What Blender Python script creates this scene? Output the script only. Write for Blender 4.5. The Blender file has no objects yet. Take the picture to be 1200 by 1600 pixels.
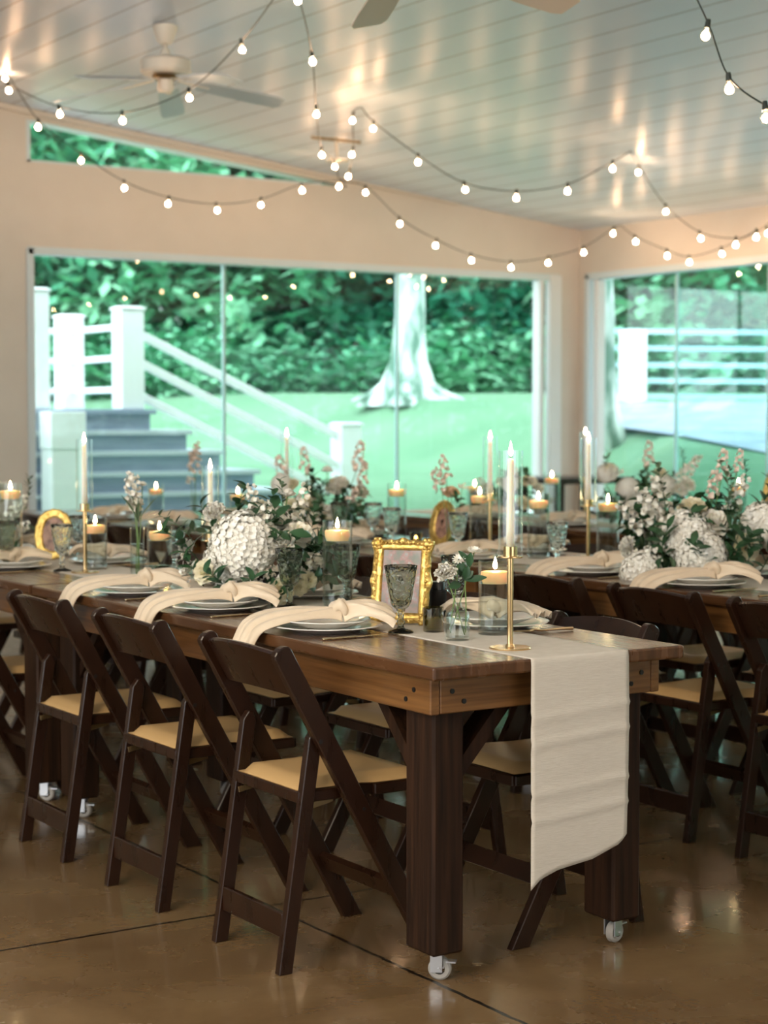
import bpy, bmesh, math, random
from mathutils import Vector, Matrix, Euler
random.seed(7)
PI = math.pi
SC = bpy.context.scene
COL = SC.collection

# ------------------------------------------------------------------ camera, sky, exposure
CAM_Z = 1.4
YAW, PITCH, FPX = math.radians(32.92), math.radians(3.03), 2850.0
cam = bpy.data.cameras.new('camera'); camo = bpy.data.objects.new('camera', cam); COL.objects.link(camo)
camo.location = (0, 0, CAM_Z); camo.rotation_euler = (PI/2-PITCH, 0, -YAW)
cam.sensor_fit = 'HORIZONTAL'; cam.sensor_width = 24; cam.lens = 24*FPX/1200
cam.clip_end = 300
cam.dof.use_dof = True; cam.dof.focus_distance = 4.75; cam.dof.aperture_fstop = 3.2
SC.camera = camo
SC.view_settings.view_transform = 'Standard'; SC.view_settings.look = 'None'
SC.view_settings.gamma = 1.0; SC.view_settings.exposure = 0.4; SC.view_settings.use_curve_mapping = False
w = bpy.data.worlds.new('overcast_sky'); SC.world = w; w.use_nodes = True
bg = w.node_tree.nodes['Background']; bg.inputs[0].default_value = (0.92, 0.97, 1.0, 1); bg.inputs[1].default_value = 3.7
# added warm fill high left of the viewer, standing in for unseen lamps
la = bpy.data.lights.new('warm_fill', 'AREA'); la.shape = 'RECTANGLE'; la.size = 2.6; la.size_y = 1.2; la.energy = 150; la.color = (1, .83, .62)
lo_ = bpy.data.objects.new('warm_fill', la); COL.objects.link(lo_); lo_.location = (-2.2, 2.0, 3.4)
lo_.rotation_euler = (Vector((3.1, 6.0, .6))-lo_.location).to_track_quat('-Z', 'Y').to_euler()
BULB_E = 140.0      # radiance of a festoon bulb
FLAME_E = 75.0

# camera rays: used to turn a direction seen from the eye into a world point at a known plane
F_ = Vector((math.sin(YAW)*math.cos(PITCH), math.cos(YAW)*math.cos(PITCH), -math.sin(PITCH)))
R_ = Vector((math.cos(YAW), -math.sin(YAW), 0)); U_ = R_.cross(F_)
def ray(px, py): return F_ + R_*((px-600)/FPX) - U_*((py-800)/FPX)
def at_depth(px, py, d): return Vector((0, 0, CAM_Z)) + ray(px, py)*d
def at_x(px, X):
    r = ray(px, 649); return X, r.y*X/r.x
TOP = 0.805         # table top height

# ------------------------------------------------------------------ mesh helpers
class MB:
    def __init__(s): s.bm = bmesh.new()
    def box(s, a, b, bev=0.0, rot=None, org=None, segs=1):
        a = Vector(a); b = Vector(b); c = (a+b)/2; d = b-a
        g = bmesh.ops.create_cube(s.bm, size=1); vs = g['verts']
        for v in vs: v.co = Vector((v.co.x*d.x, v.co.y*d.y, v.co.z*d.z)) + c
        if bev > 0:
            es = list({e for v in vs for e in v.link_edges})
            r = bmesh.ops.bevel(s.bm, geom=es, offset=bev, segments=segs, profile=0.5, affect='EDGES')
            vs = list({v for f in r['faces'] for v in f.verts} | {v for v in vs if v.is_valid})
        if rot is not None:
            o = Vector(org) if org is not None else c
            bmesh.ops.rotate(s.bm, verts=vs, cent=o, matrix=rot)
        return vs
    def bar(s, p, q, w, h, up=(0, 0, 1), bev=0.0, ext=0.0):
        """rectangular bar from p to q; w across, h along the up direction"""
        p = Vector(p); q = Vector(q); d = (q-p); L = d.length; d.normalize()
        u = Vector(up); sd = d.cross(u)
        if sd.length < 1e-5: sd = d.cross(Vector((1, 0, 0)))
        sd.normalize(); u = sd.cross(d).normalized()
        g = bmesh.ops.create_cube(s.bm, size=1); vs = g['verts']
        if bev > 0:
            for v in vs: v.co = Vector((v.co.x*(L+2*ext), v.co.y*w, v.co.z*h))
            es = list({e for v in vs for e in v.link_edges})
            r = bmesh.ops.bevel(s.bm, geom=es, offset=bev, segments=1, affect='EDGES')
            vs = list({v for f in r['faces'] for v in f.verts})
            m = Matrix((d, sd, u)).transposed()
            for v in vs: v.co = m @ v.co + (p+q)/2
        else:
            m = Matrix((d, sd, u)).transposed()
            for v in vs: v.co = m @ Vector((v.co.x*(L+2*ext), v.co.y*w, v.co.z*h)) + (p+q)/2
        return vs
    def lathe(s, prof, n=32, c=(0, 0, 0), cap=False, mod=None):
        """prof: list of (r,z). mod(angle)->radius factor"""
        rings = []
        for r, z in prof:
            if r < 1e-6: rings.append([s.bm.verts.new((c[0], c[1], c[2]+z))])
            else:
                rg = []
                for i in range(n):
                    a = 2*PI*i/n; k = mod(a, r, z) if mod else 1
                    rg.append(s.bm.verts.new((c[0]+r*k*math.cos(a), c[1]+r*k*math.sin(a), c[2]+z)))
                rings.append(rg)
        for A, B in zip(rings, rings[1:]):
            for i in range(n):
                j = (i+1) % n
                try:
                    if len(A) == 1 and len(B) > 1: s.bm.faces.new((A[0], B[j], B[i]))
                    elif len(B) == 1 and len(A) > 1: s.bm.faces.new((A[i], A[j], B[0]))
                    elif len(A) > 1: s.bm.faces.new((A[i], A[j], B[j], B[i]))
                except ValueError: pass
        return rings
    def tube(s, pts, r, n=8, cap=True):
        pts = [Vector(p) for p in pts]; rs = r if isinstance(r, (list, tuple)) else [r]*len(pts)
        prev = None; ref = Vector((0, 0, 1))
        rings = []
        for i, p in enumerate(pts):
            t = (pts[min(i+1, len(pts)-1)] - pts[max(i-1, 0)]).normalized()
            if prev is None:
                a = t.cross(ref)
                if a.length < 1e-3: a = t.cross(Vector((1, 0, 0)))
            else: a = prev - t*prev.dot(t)
            a.normalize(); b = t.cross(a); prev = a
            rings.append([s.bm.verts.new(p + (a*math.cos(2*PI*k/n) + b*math.sin(2*PI*k/n))*rs[i]) for k in range(n)])
        for A, B in zip(rings, rings[1:]):
            for k in range(n):
                s.bm.faces.new((A[k], A[(k+1) % n], B[(k+1) % n], B[k]))
        if cap:
            s.bm.faces.new(list(reversed(rings[0]))); s.bm.faces.new(rings[-1])
    def ball(s, c, r, sub=2, sc=(1, 1, 1)):
        g = bmesh.ops.create_icosphere(s.bm, subdivisions=sub, radius=r)
        for v in g['verts']: v.co = Vector((v.co.x*sc[0], v.co.y*sc[1], v.co.z*sc[2])) + Vector(c)
        return g['verts']
    def grid(s, rows, close=False):
        R = [[s.bm.verts.new(p) for p in r] for r in rows]
        for A, B in zip(R, R[1:]):
            for i in range(len(A)-1 + (1 if close else 0)):
                j = (i+1) % len(A)
                s.bm.faces.new((A[i], A[j], B[j], B[i]))
        return R
    def quad(s, pts):
        return s.bm.faces.new([s.bm.verts.new(p) for p in pts])
    def build(s, name, m, parent=None, smooth=False, ang=None):
        me = bpy.data.meshes.new(name)
        bmesh.ops.recalc_face_normals(s.bm, faces=s.bm.faces[:]) if s.bm.faces and not getattr(s, 'norec', False) else None
        s.bm.to_mesh(me); s.bm.free()
        me.materials.append(m)
        if smooth:
            for p in me.polygons: p.use_smooth = True
            if ang:
                try: me.set_sharp_from_angle(angle=math.radians(ang))
                except Exception: pass
        o = bpy.data.objects.new(name, me); COL.objects.link(o)
        if parent: o.parent = parent
        return o

def tag(o, label, cat, group=None):
    o['label'] = label; o['category'] = cat
    if group: o['group'] = group
    return o
def thing(name, label, cat, loc=(0, 0, 0), rz=0.0, group=None):
    o = bpy.data.objects.new(name, None); COL.objects.link(o); o.empty_display_size = .05
    o.location = loc; o.rotation_euler = (0, 0, rz)
    return tag(o, label, cat, group)
def struct(o): o['kind'] = 'structure'; return o
KIDS = {}
def copy_tree(o, parent=None):
    c = o.copy(); COL.objects.link(c)
    if parent: c.parent = parent
    for ch in list(o.children): copy_tree(ch, c)
    return c
def place(proto, loc, rz, label, group=None, first=set()):
    """first use moves the prototype itself, later uses copy it with all its parts"""
    if proto.name in first: o = copy_tree(proto)
    else: first.add(proto.name); o = proto
    o.location = loc; o.rotation_euler = (0, 0, rz); o['label'] = label
    if group: o['group'] = group
    return o

# ------------------------------------------------------------------ materials
def M(name, col, rough=.5, metal=0, spec=.5, coat=0, trans=0, ior=1.45, sss=0, emis=None, estr=0, coat_r=.1, sheen=0):
    m = bpy.data.materials.new(name); m.use_nodes = True
    b = m.node_tree.nodes['Principled BSDF']; I = b.inputs
    I['Base Color'].default_value = (*col, 1); I['Roughness'].default_value = rough; I['Metallic'].default_value = metal
    I['Specular IOR Level'].default_value = spec; I['IOR'].default_value = ior
    I['Coat Weight'].default_value = coat; I['Coat Roughness'].default_value = coat_r
    I['Transmission Weight'].default_value = trans
    I['Sheen Weight'].default_value = sheen
    if sss:
        I['Subsurface Weight'].default_value = sss; I['Subsurface Radius'].default_value = (1, .5, .25); I['Subsurface Scale'].default_value = .02
    if emis: I['Emission Color'].default_value = (*emis, 1); I['Emission Strength'].default_value = estr
    return m
def nd(m, t, **kw):
    n = m.node_tree.nodes.new(t)
    for k, v in kw.items(): setattr(n, k, v)
    return n
def lk(m, a, b): m.node_tree.links.new(a, b)
def noise_col(m, scale, c1, c2, detail=4, stretch=(1, 1, 1), bump=0, rough=None, dist=0, coords='Object', lo=.3, hi=.7):
    b = m.node_tree.nodes['Principled BSDF']
    tc = nd(m, 'ShaderNodeTexCoord'); mp = nd(m, 'ShaderNodeMapping'); mp.inputs['Scale'].default_value = stretch
    nz = nd(m, 'ShaderNodeTexNoise'); nz.inputs['Scale'].default_value = scale; nz.inputs['Detail'].default_value = detail
    nz.inputs['Distortion'].default_value = dist
    cr = nd(m, 'ShaderNodeValToRGB'); e = cr.color_ramp.elements
    e[0].position = lo; e[1].position = hi; e[0].color = (*c1, 1); e[1].color = (*c2, 1)
    lk(m, tc.outputs[coords], mp.inputs[0]); lk(m, mp.outputs[0], nz.inputs['Vector']); lk(m, nz.outputs[0], cr.inputs[0]); lk(m, cr.outputs[0], b.inputs['Base Color'])
    if bump:
        bp = nd(m, 'ShaderNodeBump'); bp.inputs['Strength'].default_value = bump; bp.inputs['Distance'].default_value = .01
        lk(m, nz.outputs[0], bp.inputs['Height']); lk(m, bp.outputs[0], b.inputs['Normal'])
    if rough:
        mr = nd(m, 'ShaderNodeMapRange'); mr.inputs[3].default_value = rough[0]; mr.inputs[4].default_value = rough[1]
        lk(m, nz.outputs[0], mr.inputs[0]); lk(m, mr.outputs[0], b.inputs['Roughness'])
    return m
def thin_glass(name, tint=(1, 1, 1), base=.05, power=3.0, gloss=(1, 1, 1), rough=0.0, bump=0, mx=.85):
    m = bpy.data.materials.new(name); m.use_nodes = True; t = m.node_tree; t.nodes.clear()
    out = t.nodes.new('ShaderNodeOutputMaterial'); mix = t.nodes.new('ShaderNodeMixShader')
    tr = t.nodes.new('ShaderNodeBsdfTransparent'); tr.inputs[0].default_value = (*tint, 1)
    gl = t.nodes.new('ShaderNodeBsdfGlossy'); gl.inputs[0].default_value = (*gloss, 1); gl.inputs['Roughness'].default_value = rough
    lw = t.nodes.new('ShaderNodeLayerWeight'); lw.inputs[0].default_value = .5
    pw = t.nodes.new('ShaderNodeMath'); pw.operation = 'POWER'; pw.inputs[1].default_value = power
    ma = t.nodes.new('ShaderNodeMath'); ma.operation = 'MULTIPLY_ADD'; ma.inputs[1].default_value = mx; ma.inputs[2].default_value = base
    L = t.links.new
    L(lw.outputs['Facing'], pw.inputs[0]); L(pw.outputs[0], ma.inputs[0]); L(ma.outputs[0], mix.inputs[0])
    L(tr.outputs[0], mix.inputs[1]); L(gl.outputs[0], mix.inputs[2]); L(mix.outputs[0], out.inputs[0])
    if bump:
        tc = t.nodes.new('ShaderNodeTexCoord'); v = t.nodes.new('ShaderNodeTexVoronoi'); v.inputs['Scale'].default_value = bump
        b = t.nodes.new('ShaderNodeBump'); b.inputs['Strength'].default_value = .8; b.inputs['Distance'].default_value = .01
        L(tc.outputs['Object'], v.inputs['Vector']); L(v.outputs[0], b.inputs['Height']); L(b.outputs[0], gl.inputs['Normal']); L(b.outputs[0], lw.inputs['Normal'])
    return m

MT = {}
MT['wall'] = noise_col(M('cream_wall_paint', (.66, .61, .54), .42), 3, (.64, .59, .52), (.68, .63, .56), rough=(.4, .5))
MT['trim'] = M('white_trim_paint', (.74, .76, .78), .35)
MT['alum'] = M('pale_window_frame', (.62, .72, .76), .35)
MT['winglass'] = thin_glass('green_window_glass', (.82, .97, .95), base=.045, power=4)
MT['mull'] = M('glass_joint_sealant', (.45, .70, .72), .3)
MT['wood_top'] = noise_col(M('varnished_walnut_top', (.14, .06, .025), .28, coat=.4, coat_r=.16), 4, (.060, .024, .009), (.13, .056, .021), stretch=(9, .5, 2.5), detail=5, rough=(.22, .32))
MT['apron'] = noise_col(M('golden_brown_apron_wood', (.30, .14, .04), .35, coat=.3), 6, (.10, .040, .010), (.21, .095, .028), stretch=(2, .5, 16), detail=6)
MT['apron_end'] = noise_col(M('golden_brown_end_apron_wood', (.30, .14, .04), .35, coat=.3), 6, (.10, .040, .010), (.21, .095, .028), stretch=(.5, 2, 16), detail=6)
MT['leg_wood'] = noise_col(M('dark_stained_leg_wood', (.035, .018, .012), .55, spec=.2), 6, (.010, .0045, .002), (.036, .015, .0065), stretch=(10, 10, .5), detail=6, bump=.1)
MT['peg'] = M('black_peg', (.008, .007, .006), .4)
MT['chair'] = noise_col(M('dark_mahogany_lacquer', (.03, .012, .008), .32, spec=.35, coat=.15, coat_r=.2), 5, (.016, .006, .003), (.026, .0095, .004), stretch=(6, 6, 1.2), detail=4, rough=(.22, .36))
MT['cushion'] = M('tan_vinyl_cushion', (.58, .36, .15), .36, spec=.5)
MT['cushion2'] = M('tan_vinyl_cushion_piping', (.40, .25, .11), .4)
MT['brass_old'] = M('tarnished_brass_bracket', (.25, .17, .08), .4, metal=.9)
MT['steel'] = M('caster_steel', (.55, .55, .56), .3, metal=1)
MT['rubber'] = M('grey_caster_tyre', (.32, .30, .27), .6)
MT['black'] = M('black_plastic', (.01, .01, .011), .35)
MT['gold'] = M('polished_brass', (.80, .56, .28), .18, metal=1)
MT['gold2'] = M('champagne_gold_cutlery', (.78, .62, .38), .25, metal=1)
MT['gilt'] = noise_col(M('gilded_frame', (.75, .50, .14), .32, metal=.75), 60, (.45, .26, .05), (.92, .66, .22), bump=.5)
MT['plate'] = M('ivory_glazed_ceramic', (.80, .77, .70), .15, coat=.3)
MT['napkin'] = noise_col(M('champagne_satin_napkin', (.72, .58, .42), .45, sheen=.3), 14, (.68, .54, .38), (.76, .62, .45), bump=.1)
MT['runner'] = noise_col(M('ivory_cotton_runner', (.78, .72, .62), .75), 30, (.60, .54, .45), (.66, .60, .51), stretch=(1, 1, 14), bump=.12)
MT['wax'] = M('ivory_wax', (.88, .80, .66), .5, sss=.6)
MT['wax_glow'] = M('flame_glow_wax', (.95, .66, .34), .45, sss=.9)  # flame glow painted into the colour; the wax itself is ivory
MT['flame'] = M('candle_flame', (1, .8, .5), .5, emis=(1, .70, .34), estr=FLAME_E)
MT['wick'] = M('burnt_wick', (.01, .01, .01), .8)
MT['glass'] = thin_glass('clear_glass', (.98, .995, .99), base=.025, power=3.5, mx=.85)
MT['water'] = thin_glass('still_water', (.93, .96, .95), base=.03, power=3, mx=.6)
MT['smoke'] = M('smoky_green_pressed_glass', (.62, .68, .60), .06, trans=1, ior=1.3)
MT['clearg'] = M('clear_pressed_glass', (.92, .97, .96), .05, trans=1, ior=1.3)
for k in ('smoke', 'clearg'):
    m = MT[k]; b = m.node_tree.nodes['Principled BSDF']
    tc = nd(m, 'ShaderNodeTexCoord'); v = nd(m, 'ShaderNodeTexVoronoi'); v.inputs['Scale'].default_value = 75
    bp = nd(m, 'ShaderNodeBump'); bp.inputs['Strength'].default_value = .7; bp.inputs['Distance'].default_value = .006
    lk(m, tc.outputs['Object'], v.inputs['Vector']); lk(m, v.outputs[0], bp.inputs['Height']); lk(m, bp.outputs[0], b.inputs['Normal'])
MT['smoke_rim'] = thin_glass('smooth_smoky_glass', (.66, .70, .62), base=.07, power=2)
MT['votive'] = thin_glass('olive_votive_glass', (.50, .47, .30), base=.07, power=2)
MT['fan'] = M('ivory_fan_enamel', (.78, .72, .62), .35)
MT['blade'] = M('pale_fan_blade', (.55, .62, .66), .35)
MT['blade2'] = M('cream_fan_blade', (.70, .62, .50), .35)
MT['wire'] = M('green_black_wire', (.02, .03, .026), .5)
MT['bulb'] = M('glowing_bulb', (1, .85, .65), .3, emis=(1, .60, .36), estr=BULB_E)
MT['bulbglass'] = thin_glass('bulb_glass', (1, .97, .92), base=.08, power=2)
MT['petal'] = M('white_petal', (.93, .90, .80), .6, sss=.1)
MT['cream'] = M('cream_rose_petal', (.93, .87, .66), .55, sss=.1)
MT['hyd'] = M('hydrangea_petal', (.92, .90, .82), .6)
MT['blush'] = M('blush_petal', (.88, .74, .64), .6)
MT['pistil'] = M('pale_green_flower_heart', (.50, .52, .20), .6)
MT['leaf'] = noise_col(M('dark_green_leaf', (.03, .09, .035), .38), 9, (.012, .05, .02), (.045, .12, .045))
MT['leaf2'] = noise_col(M('grey_green_leaf', (.10, .17, .09), .5), 9, (.07, .13, .07), (.15, .22, .12))
MT['stem'] = M('green_stem', (.16, .26, .08), .5)
MT['bowl'] = M('dark_compote_bowl', (.05, .05, .05), .4)
MT['postw'] = M('white_vinyl_post', (.85, .87, .88), .5)
MT['tread'] = noise_col(M('grey_blue_decking', (.30, .34, .42), .6), 8, (.24, .29, .42), (.32, .38, .52), stretch=(.4, .4, 6))
MT['nose'] = M('pale_tread_edge', (.50, .55, .62), .6)

# ------------------------------------------------------------------ room shell
XW, YW = 9.71, 12.0
def ceil_z(x): return 2.945 + .1158*(XW - x)
XL, YR = -2.6, -4.5
# floor
fm = M('polished_brown_concrete', (.16, .10, .05), .22, coat=.35, coat_r=.08)
b = fm.node_tree.nodes['Principled BSDF']
tc = nd(fm, 'ShaderNodeTexCoord'); n1 = nd(fm, 'ShaderNodeTexNoise'); n1.inputs['Scale'].default_value = 1.6; n1.inputs['Detail'].default_value = 9; n1.inputs['Roughness'].default_value = .65; n1.inputs['Distortion'].default_value = .3
cr = nd(fm, 'ShaderNodeValToRGB'); e = cr.color_ramp.elements; e[0].position = .32; e[1].position = .70; e[0].color = (.120, .066, .026, 1); e[1].color = (.24, .150, .068, 1)
lk(fm, tc.outputs['Object'], n1.inputs['Vector']); lk(fm, n1.outputs[0], cr.inputs[0])
sx = nd(fm, 'ShaderNodeSeparateXYZ'); lk(fm, tc.outputs['Object'], sx.inputs[0])
nj = nd(fm, 'ShaderNodeTexNoise'); nj.inputs['Scale'].default_value = 14; lk(fm, tc.outputs['Object'], nj.inputs['Vector'])
def mth(m, op, a, b=None, c=None):
    n = nd(m, 'ShaderNodeMath', operation=op)
    for i, v in enumerate((a, b, c)):
        if v is None: continue
        if isinstance(v, (int, float)): n.inputs[i].default_value = v
        else: lk(m, v, n.inputs[i])
    return n.outputs[0]
jit = mth(fm, 'MULTIPLY_ADD', nj.outputs[0], .012, -.006)
def joint(sock, off, per):
    v = mth(fm, 'ADD', mth(fm, 'SUBTRACT', sock, off), jit)
    return mth(fm, 'ABSOLUTE', mth(fm, 'SUBTRACT', mth(fm, 'FLOORED_MODULO', mth(fm, 'ADD', v, per/2), per), per/2))
dj = mth(fm, 'MINIMUM', joint(sx.outputs[0], 2.52, 3.05), joint(sx.outputs[1], 4.5, 3.05))
jm = mth(fm, 'LESS_THAN', dj, .006)
mx = nd(fm, 'ShaderNodeMix', data_type='RGBA'); lk(fm, jm, mx.inputs[0]); lk(fm, cr.outputs[0], mx.inputs[6]); mx.inputs[7].default_value = (.012, .009, .006, 1)
lk(fm, mx.outputs[2], b.inputs['Base Color'])
n2 = nd(fm, 'ShaderNodeTexNoise'); n2.inputs['Scale'].default_value = 5; n2.inputs['Detail'].default_value = 8; lk(fm, tc.outputs['Object'], n2.inputs['Vector'])
mr = nd(fm, 'ShaderNodeMapRange'); mr.inputs[3].default_value = .16; mr.inputs[4].default_value = .36; lk(fm, n2.outputs[0], mr.inputs[0]); lk(fm, mr.outputs[0], b.inputs['Roughness'])
n3 = nd(fm, 'ShaderNodeTexNoise'); n3.inputs['Scale'].default_value = 45; n3.inputs['Detail'].default_value = 3; lk(fm, tc.outputs['Object'], n3.inputs['Vector'])
hh = mth(fm, 'MULTIPLY_ADD', jm, -1.0, mth(fm, 'MULTIPLY', n3.outputs[0], .25))
bp = nd(fm, 'ShaderNodeBump'); bp.inputs['Strength'].default_value = .13; bp.inputs['Distance'].default_value = .006; lk(fm, hh, bp.inputs['Height']); lk(fm, bp.outputs[0], b.inputs['Normal']); lk(fm, bp.outputs[0], b.inputs['Coat Normal'])
f = MB(); f.box((XL-.2, YR-.2, -.15), (XW+.2, YW+.2, 0)); struct(f.build('floor', fm))

# ceiling of painted boards running front to back
cm = M('glossy_white_board_ceiling', (.66, .75, .85), .34)
b = cm.node_tree.nodes['Principled BSDF']; tc = nd(cm, 'ShaderNodeTexCoord'); sx = nd(cm, 'ShaderNodeSeparateXYZ'); lk(cm, tc.outputs['Object'], sx.inputs[0])
md = mth(cm, 'FLOORED_MODULO', sx.outputs[0], .235); gv = mth(cm, 'LESS_THAN', md, .011)
mx = nd(cm, 'ShaderNodeMix', data_type='RGBA'); lk(cm, gv, mx.inputs[0]); mx.inputs[6].default_value = (.66, .75, .85, 1); mx.inputs[7].default_value = (.30, .31, .33, 1)
lk(cm, mx.outputs[2], b.inputs['Base Color'])
n3 = nd(cm, 'ShaderNodeTexNoise'); n3.inputs['Scale'].default_value = 2.5; lk(cm, tc.outputs['Object'], n3.inputs['Vector'])
bp = nd(cm, 'ShaderNodeBump'); bp.inputs['Strength'].default_value = .5; bp.inputs['Distance'].default_value = .012
lk(cm, mth(cm, 'MULTIPLY_ADD', gv, -1.0, mth(cm, 'MULTIPLY', n3.outputs[0], .8)), bp.inputs['Height']); lk(cm, bp.outputs[0], b.inputs['Normal'])
c = MB(); x0, x1, y0, y1 = XL-.2, XW+.9, YR-.2, YW+.25
V = [c.bm.verts.new(p) for p in [(x0, y0, ceil_z(x0)), (x1, y0, ceil_z(x1)), (x1, y1, ceil_z(x1)), (x0, y1, ceil_z(x0)), (x0, y0, ceil_z(x0)+.2), (x1, y0, ceil_z(x1)+.2), (x1, y1, ceil_z(x1)+.2), (x0, y1, ceil_z(x0)+.2)]]
for q in [(0, 1, 2, 3), (7, 6, 5, 4), (0, 4, 5, 1), (1, 5, 6, 2), (2, 6, 7, 3), (3, 7, 4, 0)]: c.bm.faces.new([V[i] for i in q])
struct(c.build('ceiling', cm))

def prism(mb, poly, axis, a, b):
    """extrude 2d polygon; axis 'y' -> poly in x,z ; axis 'x' -> poly in y,z"""
    def P(u, v, t): return (u, t, v) if axis == 'y' else (t, u, v)
    A = [mb.bm.verts.new(P(u, v, a)) for u, v in poly]; B = [mb.bm.verts.new(P(u, v, b)) for u, v in poly]
    mb.bm.faces.new(A); mb.bm.faces.new(list(reversed(B)))
    for i in range(len(poly)):
        j = (i+1) % len(poly); mb.bm.faces.new((A[i], B[i], B[j], A[j]))
WX0, WX1, WZ0, WZ1 = 4.83, 9.50, .55, 2.56      # back wall window opening
T = .16
bw = MB()
def wp(poly): prism(bw, poly, 'y', YW, YW+T)
wp([(XL, 0), (WX0, 0), (WX0, ceil_z(WX0)), (XL, ceil_z(XL))])
wp([(WX0, 0), (WX1, 0), (WX1, WZ0), (WX0, WZ0)])
wp([(WX1, 0), (XW, 0), (XW, ceil_z(XW)), (WX1, ceil_z(WX1))])
CX1 = 7.45
wp([(WX0, WZ1), (WX1, WZ1), (WX1, ceil_z(WX1)), (CX1, ceil_z(CX1)), (CX1, 3.15), (WX0, 3.15)])
wp([(WX0, ceil_z(WX0)-.07), (CX1, ceil_z(CX1)-.05), (CX1, ceil_z(CX1)), (WX0, ceil_z(WX0))])
struct(bw.build('wall_back', MT['wall']))
# right wall : low wall, head and glazing
rw = MB()
def rp(poly): prism(rw, poly, 'x', XW, XW+T)
zc = ceil_z(XW)
rp([(YR, 0), (YW+T, 0), (YW+T, WZ0), (YR, WZ0)]); rp([(YR, 2.57), (YW+T, 2.57), (YW+T, zc), (YR, zc)]); rp([(11.9, WZ0), (YW+T, WZ0), (YW+T, 2.57), (11.9, 2.57)])
rp([(YR, WZ0), (YR+.4, WZ0), (YR+.4, 2.57), (YR, 2.57)])
struct(rw.build('wall_right', MT['wall']))
# left wall & rear wall, out of view, with wide openings that let daylight in
lw = MB()
def lp(poly): prism(lw, poly, 'x', XL-T, XL)
zl = ceil_z(XL)
lp([(YR, 0), (YW, 0), (YW, .7), (YR, .7)]); lp([(YR, 2.9), (YW, 2.9), (YW, zl), (YR, zl)]); lp([(YR, .7), (-.5, .7), (-.5, 2.9), (YR, 2.9)]); lp([(6.5, .7), (YW, .7), (YW, 2.9), (6.5, 2.9)])
struct(lw.build('wall_left', MT['wall']))
qw = MB()
def qp(poly): prism(qw, poly, 'y', YR-T, YR)
qp([(XL, 0), (XW, 0), (XW, .5), (XL, .5)]); qp([(XL, 2.6), (XW, 2.6), (XW, ceil_z(XW)), (XL, ceil_z(XL))]); qp([(XL, .5), (1.0, .5), (1.0, 2.6), (XL, 2.6)]); qp([(5.0, .5), (XW, .5), (XW, 2.6), (5.0, 2.6)])
struct(qw.build('wall_rear', MT['wall']))

def glazing(name, parts_axis, a0, a1, z0, z1, plane, joints, fw=.045, dep=.10):
    """window: frame mesh with glass panes and joints as children; plane = inner wall plane"""
    P = (lambda u, t, v: (u, t, v)) if parts_axis == 'y' else (lambda u, t, v: (t, u, v))
    fr = MB()
    def bx(u0, u1, v0, v1, t0=plane-.012, t1=plane+dep): 
        p = P(u0, t0, v0); q = P(u1, t1, v1); fr.box([min(p[i], q[i]) for i in range(3)], [max(p[i], q[i]) for i in range(3)], .004)
    bx(a0, a1, z1-fw, z1+.01); bx(a0, a1, z0-.01, z0+fw); bx(a0-.01, a0+fw, z0, z1); bx(a1-fw, a1+.01, z0, z1)
    W = struct(fr.build(name, MT['alum']))
    edges = [a0+fw] + joints + [a1-fw]
    for e0, e1 in zip(edges, edges[1:]):
        g = MB(); p = P(e0+.004, plane+.06, z0+fw); q = P(e1-.004, plane+.068, z1-fw)
        g.quad([p, P(e1-.004, plane+.06, z0+fw), P(e1-.004, plane+.06, z1-fw), P(e0+.004, plane+.06, z1-fw)])
        g.build('pane', MT['winglass'], W)
    for j in joints:
        g = MB(); p = P(j-.011, plane+.052, z0+fw); q = P(j+.011, plane+.074, z1-fw); g.box([min(p[i], q[i]) for i in range(3)], [max(p[i], q[i]) for i in range(3)])
        g.build('glass_joint', MT['mull'], W)
    return W
glazing('window_1', 'y', WX0, WX1, WZ0, WZ1, YW, [6.39, 7.93])
glazing('window_2', 'x', YR+.4, 11.9, WZ0, 2.57, XW, [10.85, 9.84, 8.8, 7.8, 6.3, 4.8, 3.3, 1.8, .3, -1.2, -2.7])
# extra jamb posts of the right end of the back window and the start of the side window
t_ = MB(); t_.box((9.30, YW-.005, WZ0+.04), (9.345, YW+.09, WZ1-.04)); t_.box((9.40, YW-.02, WZ0), (9.52, YW+.05, WZ1+.0), .004); struct(t_.build('trim_1', MT['trim']))
t_ = MB(); t_.box((XW-.012, 11.73, WZ0+.05), (XW+.07, 11.79, 2.52), .004); struct(t_.build('trim_2', MT['trim']))
# clerestory
cl = MB(); prism(cl, [(WX0, 3.15), (WX0+.03, 3.15), (WX0+.03, ceil_z(WX0)-.07), (WX0, ceil_z(WX0)-.07)], 'y', YW+.0, YW+.09)
prism(cl, [(WX0, 3.15), (7.2, 3.15), (7.2, 3.165), (WX0, 3.165)], 'y', YW, YW+.09)
W3 = struct(cl.build('window_3', MT['alum']))
g = MB(); g.quad([(WX0+.03, YW+.06, 3.165), (7.4, YW+.06, 3.16), (7.4, YW+.06, ceil_z(7.4)-.055), (WX0+.03, YW+.06, ceil_z(WX0)-.072)]); g.build('pane', MT['winglass'], W3)
# cream board under the ceiling along the back wall, ending before the corner
tb = MB(); prism(tb, [(XL, ceil_z(XL)-.075), (8.45, ceil_z(8.45)-.018), (8.45, ceil_z(8.45)-.002), (XL, ceil_z(XL)-.002)], 'y', YW-.045, YW)
struct(tb.build('trim_3', MT['wall']))
bb = MB(); bb.box((XL, YW-.015, 0), (XW, YW, .12), .003); struct(bb.build('baseboard_back', MT['trim']))
bb = MB(); bb.box((XW-.015, YR, 0), (XW, YW-.02, .12), .003); struct(bb.build('baseboard_right', MT['trim']))

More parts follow.
